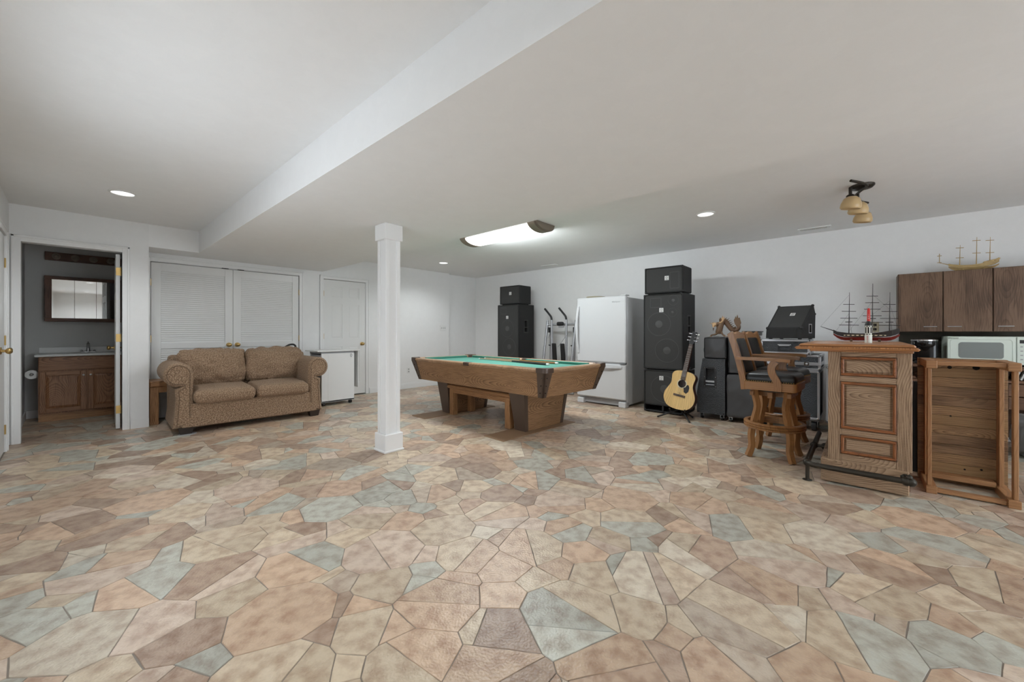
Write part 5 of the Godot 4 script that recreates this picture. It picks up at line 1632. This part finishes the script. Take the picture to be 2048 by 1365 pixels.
	part(b, "foot", MB.new().span(V(-0.19, 0, -0.1), V(-0.15, 0.032, -0.06)).span(V(0.18, 0, -0.1), V(0.22, 0.032, -0.06)).span(V(-0.19, 0, -1.2), V(-0.15, 0.032, -1.16)).span(V(0.18, 0, -1.2), V(0.22, 0.032, -1.16)), mats.black_plastic)
	stool(V(4.26, 0, -0.60), -3.0, "wooden swivel bar stool with black leather seat, the nearer of two")
	stool(V(4.86, 0, -0.62), -8.0, "wooden swivel bar stool with black leather seat, the farther of two")
	lighthouse()
	ship(facing("ship_model", "dark three masted model ship on the bar", "model ship", 4.80, 1.042, 0.02), 0.86, true)

func stool(o: Vector3, turn: float, label: String) -> void:    # faces +z, towards the bar
	var t := thing("bar_stool", label, "bar stool", o, turn, "wooden bar stools")
	t.scale = V(0.95, 0.985, 0.95)
	var S: Material = mats.stool_wood
	for sx in [-1.0, 1.0]:
		for sz in [-1.0, 1.0]:
			var d := V(sx, 0, sz) * 0.7071
			var p := []
			for e in spline(path([0.245, 0.615, 0, 0.235, 0.56, 0, 0.215, 0.46, 0, 0.245, 0.34, 0, 0.275, 0.20, 0, 0.268, 0.10, 0, 0.305, 0.002, 0]), 3):
				p.append(d * (e.x - 0.055) + V(0, e.y, 0))
			part(t, "leg", MB.new().g(1, sx + sz * 2.0).ribbon(p, 0.04, 0.046, V(-sz * sx, 0, 1).normalized() if true else V(1, 0, 0)), S)
	var ring := MB.new().at(V(0, 0.295, 0))
	for k in 3:
		ring.lathe([Vector2(0.215, -0.03 + k * 0.02), Vector2(0.245, -0.03 + k * 0.02), Vector2(0.252, -0.02 + k * 0.02), Vector2(0.245, -0.012 + k * 0.02), Vector2(0.215, -0.012 + k * 0.02), Vector2(0.215, -0.03 + k * 0.02)], 36)
	part(t, "foot_ring", ring, S)
	part(t, "swivel", MB.new().at(V(0, 0.605, 0)).lathe([Vector2(0.0, 0.0), Vector2(0.15, 0.0), Vector2(0.15, 0.02), Vector2(0, 0.02)], 24), mats.dark_iron)
	var ap := MB.new().g(0)
	for q in [[V(-0.165, 0.55, -0.02), V(0.165, 0.605, 0.02)], [V(-0.02, 0.55, -0.165), V(0.02, 0.605, 0.165)], [V(-0.17, 0.565, 0.13), V(0.17, 0.605, 0.165)], [V(-0.17, 0.565, -0.165), V(0.17, 0.605, -0.13)]]:
		ap.span(q[0], q[1], 0.003)
	part(t, "under_frame", ap, S)
	var fm := MB.new().g(0)
	fm.T = Transform3D(Basis.from_euler(V(-PI / 2, 0, 0)), V(0, 0.625, 0))
	part(t, "seat_frame", fm.prism(round_rect(0.47, 0.43, 0.04), 0.0, 0.075, 0.005), S)
	part(t, "seat_cushion", MB.new().rbox(V(0, 0.722, 0.005), V(0.455, 0.105, 0.415), 0.05, V(0, 0.018, 0), null, 0.0, 14), mats.leather)
	var nl := MB.new()
	for q in round_rect(0.462, 0.422, 0.04, 3).size():
		pass
	for s in [-1.0, 1.0]:
		for k in 22:
			var f := -0.2 + 0.4 * k / 21.0
			nl.ball(V(s * 0.2285, 0.706, f * 0.96), 0.0052, Vector3.ONE, 6)
			nl.ball(V(f, 0.706, s * 0.2085 + 0.004), 0.0052, Vector3.ONE, 6)
	part(t, "nail_heads", nl, mats.brass)
	for s in [-1.0, 1.0]:
		# raked back post, arm rest, curved arm support
		part(t, "back_post", MB.new().g(1, s).ribbon(spline(path([s * 0.205, 0.62, -0.20, s * 0.205, 0.74, -0.215, s * 0.205, 0.95, -0.265, s * 0.205, 1.115, -0.315, s * 0.205, 1.14, -0.325]), 4), 0.045, 0.05, V(1, 0, 0)), S)
		part(t, "arm_rest", MB.new().g(2, s).ribbon(spline(path([s * 0.225, 0.905, -0.26, s * 0.24, 0.905, -0.08, s * 0.24, 0.902, 0.10, s * 0.235, 0.895, 0.17]), 4), 0.05, 0.028, V(1, 0, 0)), S)
		part(t, "arm_support", MB.new().g(1, s * 2).ribbon(spline(path([s * 0.243, 0.63, 0.075, s * 0.243, 0.70, 0.075, s * 0.243, 0.78, 0.035, s * 0.243, 0.84, 0.03, s * 0.24, 0.89, 0.06]), 5), 0.03, 0.058, V(1, 0, 0)), S)
	part(t, "back_pad", MB.new().at(V(0, 0.925, -0.262), V(-0.27, 0, 0)).rbox(Vector3.ZERO, V(0.30, 0.34, 0.05), 0.022, V(0, 0, 0.012)), mats.leather)
	part(t, "top_rail", MB.new().g(0).at(V(0, 1.105, -0.312), V(-0.27, 0, 0)).prism(pts([-0.19, -0.03, -0.08, -0.045, 0.0, -0.05, 0.08, -0.045, 0.19, -0.03, 0.19, 0.03, 0.1, 0.02, 0.05, 0.045, -0.05, 0.045, -0.1, 0.02, -0.19, 0.03]), -0.02, 0.02, 0.004), S)
	part(t, "lower_rail", MB.new().g(0).at(V(0, 0.745, -0.218), V(-0.2, 0, 0)).box(Vector3.ZERO, V(0.37, 0.05, 0.03), 0.004), S)
	for s in [-1.0, 1.0]:
		part(t, "back_slat", MB.new().g(1).at(V(s * 0.165, 0.925, -0.262), V(-0.27, 0, 0)).box(Vector3.ZERO, V(0.035, 0.36, 0.028), 0.004), S)

func lighthouse() -> void:
	var t := facing("lighthouse_bottle", "small lighthouse bottle with checkered lantern and red top on the bar", "bottle", 4.30, 1.042, 0.038)
	mat("bottle_red", rgb(196, 40, 36), 0.35)
	mat("bottle_white", rgb(222, 224, 214), 0.4)
	part(t, "tower", MB.new().lathe([Vector2(0, 0), Vector2(0.023, 0), Vector2(0.023, 0.062), Vector2(0.021, 0.065), Vector2(0, 0.065)], 24), mats.bottle_white)
	part(t, "lantern", MB.new().at(V(0, 0.065, 0)).lathe([Vector2(0.0, 0), Vector2(0.022, 0.0), Vector2(0.022, 0.075), Vector2(0.0, 0.075)], 24), mats.bottle_white)
	for k in 8:
		var a := TAU * k / 8
		part(t, "lantern_bar", MB.new().at(V(sin(a) * 0.0222, 0.103, cos(a) * 0.0222), V(0, a, 0)).box(Vector3.ZERO, V(0.0085, 0.048, 0.001)), mats.hole)
		for y in [0.070, 0.134]:
			part(t, "check", MB.new().at(V(sin(a + 0.39) * 0.0222, y, cos(a + 0.39) * 0.0222), V(0, a + 0.39, 0)).box(Vector3.ZERO, V(0.0075, 0.007, 0.001)), mats.hole)
	part(t, "dome", MB.new().at(V(0, 0.14, 0)).lathe([Vector2(0, 0), Vector2(0.024, 0), Vector2(0.020, 0.018), Vector2(0.010, 0.038), Vector2(0.0, 0.038)], 20), mats.black_plastic)
	part(t, "red_neck", MB.new().at(V(0.001, 0.176, 0)).lathe([Vector2(0.0, 0), Vector2(0.0105, 0), Vector2(0.0095, 0.095), Vector2(0.006, 0.105), Vector2(0, 0.106)], 18), mats.bottle_red)
	var tx := ["B", "R", "I"]
	for k in 3:
		letters(t, "letter", tx[k], 0.017, V(-0.006, 0.048 - k * 0.018, 0.0228), mats.bottle_red, Vector3.ZERO, 0.001)
	for k in 3:
		letters(t, "letter", ["I", "R", "N"][k], 0.013, V(0.001, 0.228 - k * 0.015, 0.0104), mats.bottle_white, Vector3.ZERO, 0.001)

func ship(t: Node3D, k: float, dark: bool) -> void:    # bow to the left; k scales a hull 0.52 m long
	mat("hull_black", rgb(40, 34, 34), 0.4)
	mat("hull_red", rgb(112, 34, 32), 0.4)
	mat("straw", rgb(214, 186, 130), 0.6, 0.0, mats.oak.albedo_texture, V(2.0, 6.0, 1))
	mat("rigging", rgb(92, 88, 84), 0.7)
	var up: Material = mats.hull_black if dark else mats.straw
	var lowm: Material = mats.hull_red if dark else mats.straw
	var y0 := 0.012
	var hull := func(ya: float, yb: float, wa: float, wb: float, sheer: float) -> MB:
		var m := MB.new().g(0)
		var n := 16
		for i in n:
			var q := []
			for e in [i, i + 1]:
				var f := float(e) / n
				var x := (-0.26 + 0.52 * f) * k
				var w := pow(sin(PI * clampf(f * 0.86 + 0.02, 0.0, 1.0)), 0.6)
				var sh := sheer * pow(absf(f - 0.45) * 2.0, 2.0) * (1.0 if f > 0.45 else 0.8)
				var rise := 0.06 * pow(maxf(0.0, 0.2 - f) / 0.2, 2.0) + 0.05 * pow(maxf(0.0, f - 0.82) / 0.18, 2.0)
				var lo := (y0 + ya + (rise if ya < 0.001 else rise * 0.6 + sh * 0.3)) * k
				var hi := (y0 + yb + maxf(rise * 0.7, sh)) * k
				lo = minf(lo, hi - 0.004)
				q.append_array([V(x, lo, -wa * w * k), V(x, lo, wa * w * k), V(x, hi, wb * w * k), V(x, hi, -wb * w * k)])
			m.hexa(q)
		return m
	part(t, "lower_hull", hull.call(0.0, 0.035, 0.018, 0.040, 0.0), lowm)
	part(t, "upper_hull", hull.call(0.035, 0.075, 0.040, 0.048, 0.045 if dark else 0.07), up)
	if not dark:
		part(t, "stern_castle", MB.new().g(0).hexa([V(0.10 * k, 0.085 * k, -0.04 * k), V(0.25 * k, 0.11 * k, -0.03 * k), V(0.25 * k, 0.11 * k, 0.03 * k), V(0.10 * k, 0.085 * k, 0.04 * k), V(0.11 * k, 0.125 * k, -0.035 * k), V(0.275 * k, 0.165 * k, -0.026 * k), V(0.275 * k, 0.165 * k, 0.026 * k), V(0.11 * k, 0.125 * k, 0.035 * k)]), up)
	else:
		part(t, "gun_strip", MB.new().span(V(-0.17 * k, 0.062 * k, 0.0435 * k), V(0.16 * k, 0.074 * k, 0.0475 * k)), mats.ivory)
		for i in 9:
			part(t, "gun_port", MB.new().box(V((-0.15 + i * 0.036) * k, 0.068 * k, 0.0478 * k), V(0.014, 0.008, 0.002)), mats.hole)
	part(t, "keel_stand", MB.new().span(V(-0.12 * k, 0, -0.03), V(-0.10 * k, 0.03 * k, 0.03)).span(V(0.10 * k, 0, -0.03), V(0.12 * k, 0.03 * k, 0.03)), mats.walnut if dark else mats.straw)
	var ym: Material = mats.hull_black if dark else mats.straw
	part(t, "bowsprit", MB.new().tube(path([-0.23 * k, 0.105 * k, 0, -0.37 * k, 0.165 * k, 0]), [0.005, 0.002], 6), ym)
	var masts := [[-0.13, 0.53, 4], [0.055, 0.61, 5], [0.185, 0.51, 4]] if dark else [[-0.14, 0.42, 2], [0.035, 0.52, 2], [0.17, 0.50, 2]]
	for e in masts:
		var mx: float = e[0] * k
		var top: float = e[1] * k
		var ma := part(t, "mast", MB.new().tube([V(mx, 0.07 * k, 0), V(mx + 0.004, top, 0)], [0.0042, 0.0016], 6), ym)
		for j in e[2]:
			var f: float = 0.34 + 0.56 * j / e[2] if dark else 0.52 + 0.38 * j
			var ln: float = lerpf(0.085, 0.035, (f - 0.3) / 0.6) * k if dark else 0.028
			part(ma, "yard", MB.new().tube([V(mx - ln, top * f, 0.006), V(mx + ln, top * f - 0.004, 0.006)], 0.0026 if dark else 0.0032, 6), ym)
		if dark:
			part(ma, "top_platform", MB.new().box(V(mx, top * 0.40, 0), V(0.05, 0.006, 0.03)), ym)
	if dark:
		var rg := MB.new()
		for q in [[-0.37, 0.165, -0.13, 0.5], [-0.24, 0.11, -0.13, 0.3], [-0.13, 0.11, 0.055, 0.42], [0.055, 0.5, 0.185, 0.34], [0.055, 0.28, 0.185, 0.42], [0.185, 0.4, 0.25, 0.13]]:
			rg.tube([V(q[0] * k, q[1] * k, 0), V(q[2] * k, q[3] * k, 0)], 0.0006, 4, false)
		for e in masts:
			for s in [-1, 1]:
				rg.tube([V(e[0] * k + 0.02, 0.08 * k, s * 0.04), V(e[0] * k, e[1] * k * 0.62, 0)], 0.0006, 4, false)
		part(t, "rigging", rg, mats.rigging)
	else:
		part(t, "bow_mast", MB.new().tube([V(-0.36 * k, 0.16 * k, 0), V(-0.36 * k, 0.31 * k, 0)], 0.003, 6).tube([V(-0.385 * k, 0.275 * k, 0), V(-0.335 * k, 0.275 * k, 0)], 0.0032, 6).tube([V(-0.385 * k, 0.165 * k, 0), V(-0.335 * k, 0.165 * k, 0)], 0.003, 6), ym)

# ---- cabinets, counter and what stands there ----
func kitchen() -> void:
	for k in 4:
		var c := facing("wall_cabinet", ["dark brown wall cabinet at the left end of the row", "dark brown wall cabinet under the straw ship", "dark brown wall cabinet third from the left, cut by the picture edge", "dark brown wall cabinet at the right end of the row"][k], "cabinet", 6.12, 1.133, 0.468 + k * 0.339, "dark wall cabinets")
		part(c, "carcass", MB.new().g(1, k).span(V(-0.169, 0, -0.318), V(0.169, 0.64, -0.02)), mats.walnut)
		part(c, "door", MB.new().g(1, k * 0.37 + 0.2).span(V(-0.166, 0.003, -0.019), V(0.166, 0.637, 0), 0.003), mats.walnut)
		var hx := 0.075 if k == 0 else -0.09
		part(c, "handle", MB.new().tube([V(hx - 0.05, 0.055, 0.018), V(hx + 0.05, 0.055, 0.018)], 0.004, 8).tube([V(hx - 0.04, 0.055, 0), V(hx - 0.04, 0.055, 0.018)], 0.003, 6).tube([V(hx + 0.04, 0.055, 0), V(hx + 0.04, 0.055, 0.018)], 0.003, 6), mats.alu)
	mat("backsplash", rgb(76, 72, 60), 0.6, 0.0, mats.walnut.albedo_texture, V(0.8, 2.5, 1))
	var bs := thing("backsplash_panel", "dark olive board on the wall under the cabinets", "panel", V(XR - 0.012, 0.80, 0.32))
	part(bs, "board", MB.new().g(2).span(V(0, 0, 0), V(0.011, 0.333, 1.33)), mats.backsplash)
	ship(facing("ship_model", "pale straw model ship on top of the wall cabinets", "model ship", 6.25, 1.773, 0.862), 0.66, false)
	# counter with drawers and an open shelf
	var d := facing("counter_desk", "brown wooden counter with drawers under the microwave", "counter", 5.80, 0, 0.98)
	var D: Material = mats.desk_wood
	part(d, "top", MB.new().g(0).span(V(-0.66, 0.775, -0.62), V(0.68, 0.80, 0.02), 0.004), D)
	part(d, "side", MB.new().g(1).span(V(-0.65, 0.0, -0.61), V(-0.62, 0.775, 0.0)), D)
	part(d, "side", MB.new().g(1).span(V(0.64, 0.0, -0.61), V(0.67, 0.775, 0.0)), D)
	part(d, "divider", MB.new().g(1).span(V(0.0, 0.40, -0.61), V(0.03, 0.775, -0.01)), D)
	part(d, "back", MB.new().g(0).span(V(-0.62, 0.05, -0.61), V(0.64, 0.775, -0.59)), D)
	part(d, "shelf", MB.new().g(0).span(V(-0.62, 0.655, -0.59), V(0.64, 0.675, -0.005)), D)
	for k in 2:
		for j in 2:
			var x0 := -0.61 + k * 0.645
			var y0 := 0.41 + j * 0.122
			var dr := part(d, "drawer", MB.new().g(0, k + j).span(V(x0, y0, -0.5), V(x0 + 0.60, y0 + 0.115, 0.004), 0.003), D)
			part(dr, "drawer_pull", MB.new().tube([V(x0 + 0.25, y0 + 0.05, 0.022), V(x0 + 0.35, y0 + 0.05, 0.022)], 0.005, 8).tube([V(x0 + 0.26, y0 + 0.05, 0.0), V(x0 + 0.26, y0 + 0.05, 0.022)], 0.004, 6).tube([V(x0 + 0.34, y0 + 0.05, 0.0), V(x0 + 0.34, y0 + 0.05, 0.022)], 0.004, 6), mats.steel)
	for k in 3:
		var p := facing("booklet", ["white booklet on the counter shelf, leftmost of three", "white booklet on the counter shelf, middle of three", "white booklet on the counter shelf, rightmost of three"][k], "booklet", 5.86, 0.684, 1.06 + k * 0.035, "booklets on the counter shelf")
		part(p, "pages", MB.new().at(Vector3.ZERO, V(0, 0, -0.35)).span(V(0, 0.0, -0.2), V(0.012, 0.085, 0), 0.001), mats.white_plastic)
	var bag := facing("cloth_bag", "grey cloth sack on the floor under the counter", "bag", 5.6, 0, 1.17)
	mat("sack_cloth", rgb(120, 120, 120), 0.9)
	part(bag, "sack", MB.new().rbox(V(0, 0.19, -0.13), V(0.26, 0.38, 0.26), 0.09, V(0.02, 0, 0.02), noise(9.0, 3, 5), 0.03, 14), mats.sack_cloth)
	part(bag, "tie", MB.new().at(V(0, 0.365, -0.13)).lathe([Vector2(0.05, 0), Vector2(0.03, 0.02), Vector2(0.055, 0.05), Vector2(0.0, 0.045)], 14), mats.sack_cloth)
	# microwave
	var m := facing("microwave", "white microwave oven on the counter under the cabinets", "microwave", 5.96, 0.80, 0.925)
	part(m, "case", MB.new().span(V(-0.275, 0.015, -0.40), V(0.275, 0.285, -0.02), 0.006), mats.microwave)
	part(m, "door", MB.new().span(V(-0.275, 0.018, -0.02), V(0.165, 0.283, 0.004), 0.005), mats.microwave)
	var wp := PackedVector2Array()
	for q in round_rect(0.29, 0.155, 0.022):
		wp.append(q + Vector2(-0.055, 0.148 + (0.012 * (1.0 - pow(q.x / 0.145, 2)) if q.y > 0 else 0.0)))
	part(m, "window", MB.new().prism(wp, 0.0, 0.0055), mats.micro_glass)
	var rim := []
	for q in round_rect(0.40, 0.225, 0.03):
		rim.append(V(q.x - 0.055, q.y + 0.145, 0.004))
	rim.append(rim[0])
	part(m, "door_bead", MB.new().tube(rim, 0.003, 6, false), mats.microwave)
	part(m, "control_panel", MB.new().span(V(0.169, 0.018, -0.02), V(0.275, 0.283, 0.004), 0.004), mats.microwave)
	part(m, "display", MB.new().span(V(0.185, 0.222, 0.003), V(0.26, 0.255, 0.0052)), mats.black_plastic)
	for k in 4:
		for j in 3:
			part(m, "button", MB.new().box(V(0.197 + j * 0.025, 0.19 - k * 0.04, 0.0045), V(0.016, 0.010, 0.002)), mats.fridge_grey)
	part(m, "foot", MB.new().span(V(-0.25, 0, -0.36), V(-0.22, 0.016, -0.05)).span(V(0.22, 0, -0.36), V(0.25, 0.016, -0.05)), mats.black_plastic)
	letters(m, "maker_name", "Whirlpool", 0.016, V(-0.235, 0.268, 0.0045), mats.dark_iron)
	# coffee machine
	var cm := facing("coffee_machine", "glossy black coffee machine with chrome ring beside the microwave", "coffee machine", 5.90, 0.80, 0.49)
	mat("gloss_black", rgb(20, 20, 21), 0.14)
	part(cm, "body", MB.new().rbox(V(0, 0.13, -0.15), V(0.20, 0.25, 0.24), 0.05, Vector3.ZERO, null, 0.0, 12), mats.gloss_black)
	part(cm, "head", MB.new().at(V(0, 0.17, -0.10)).lathe([Vector2(0, 0), Vector2(0.085, 0), Vector2(0.098, 0.02), Vector2(0.098, 0.075), Vector2(0.085, 0.092), Vector2(0, 0.095)], 28), mats.gloss_black)
	part(cm, "chrome_ring", MB.new().at(V(0, 0.238, -0.10)).lathe([Vector2(0.090, 0.0), Vector2(0.101, 0.0), Vector2(0.101, 0.012), Vector2(0.088, 0.018)], 28), mats.chrome)
	part(cm, "spout", MB.new().at(V(0, 0.12, -0.06)).lathe([Vector2(0, 0), Vector2(0.025, 0), Vector2(0.05, 0.05), Vector2(0, 0.05)], 18), mats.gloss_black)
	part(cm, "drip_tray", MB.new().span(V(-0.08, 0, -0.2), V(0.08, 0.03, 0.0), 0.01), mats.black_plastic)
	coffee_table()
	# dark bag standing between bar and table
	var gb := facing("equipment_bag", "tall black equipment bag standing behind the upended table", "bag", 4.66, 0, 0.335)
	part(gb, "bag", MB.new().hexa([V(-0.055, 0, -0.14), V(0.16, 0, -0.14), V(0.16, 0, 0.12), V(-0.055, 0, 0.12), V(-0.02, 0.72, -0.05), V(0.1, 0.72, -0.05), V(0.1, 0.72, 0.05), V(-0.02, 0.72, 0.05)]), mats.leather)
	part(gb, "strap", MB.new().tube(spline(path([0.03, 0.72, 0, 0.0, 0.79, 0.02, 0.06, 0.80, 0.02, 0.06, 0.72, 0]), 4), 0.012, 8), mats.black_plastic)
	part(gb, "zipper", MB.new().tube(path([0.025, 0.05, 0.117, 0.035, 0.70, 0.053]), 0.005, 6), mats.steel)

func coffee_table() -> void:    # stood on end, legs towards the room
	var t := facing("coffee_table", "plank coffee table stood on end with its legs towards the room", "table", 4.0, 0, 0.545)
	var F: Material = mats.plank_frame
	var w := 0.21
	var h := 0.932
	for x in [-1, 1]:
		for y in [[0.0, 0.052], [h - 0.055, h]]:
			part(t, "leg", MB.new().g(2, x + y[0]).span(V(x * w, y[0], -0.385), V(x * (w - 0.055), y[1], 0.0), 0.003), F)
	# stretchers between the leg ends, and the inner apron against the top
	for x in [-1, 1]:
		part(t, "stretcher", MB.new().g(1, x).span(V(x * (w - 0.008), 0.052, -0.07), V(x * (w - 0.030), h - 0.055, -0.02), 0.003), F)
		part(t, "apron", MB.new().g(1, x + 3.0).span(V(x * (w - 0.020), 0.052, -0.385), V(x * (w - 0.042), h - 0.055, -0.30), 0.002), F)
	for y in [[0.008, 0.034], [h - 0.034, h - 0.006]]:
		part(t, "stretcher", MB.new().g(0, y[0]).span(V(-w + 0.055, y[0], -0.07), V(w - 0.055, y[1], -0.02), 0.003), F)
		part(t, "apron", MB.new().g(0, y[0] + 2.0).span(V(-w + 0.055, y[0] + (0.03 if y[0] < 0.1 else -0.01), -0.385), V(w - 0.055, y[1] + (0.04 if y[0] < 0.1 else 0.0), -0.30), 0.002), F)
	var n := 13
	var hh := h / n
	for k in n:
		var mt: Material = [mats.plank_a, mats.plank_b, mats.plank_c, mats.plank_b, mats.plank_a][(k * 7) % 5]
		part(t, "plank", MB.new().g(0, k * 0.61).span(V(-w - 0.012, k * hh + 0.0008, -0.415), V(w + 0.012, (k + 1) * hh - 0.0008, -0.385 - 0.001 * (k % 3)), 0.0015), mt)
	for q in [[-0.055, 0.865, 0.012], [0.075, 0.87, 0.018], [-0.05, 0.5, 0.006], [0.1, 0.13, 0.007], [0.02, 0.115, 0.006]]:
		part(t, "knot", MB.new().prism(circle(q[2], 14, Vector2(q[0], q[1])), -0.39, -0.3845), mats.hole)
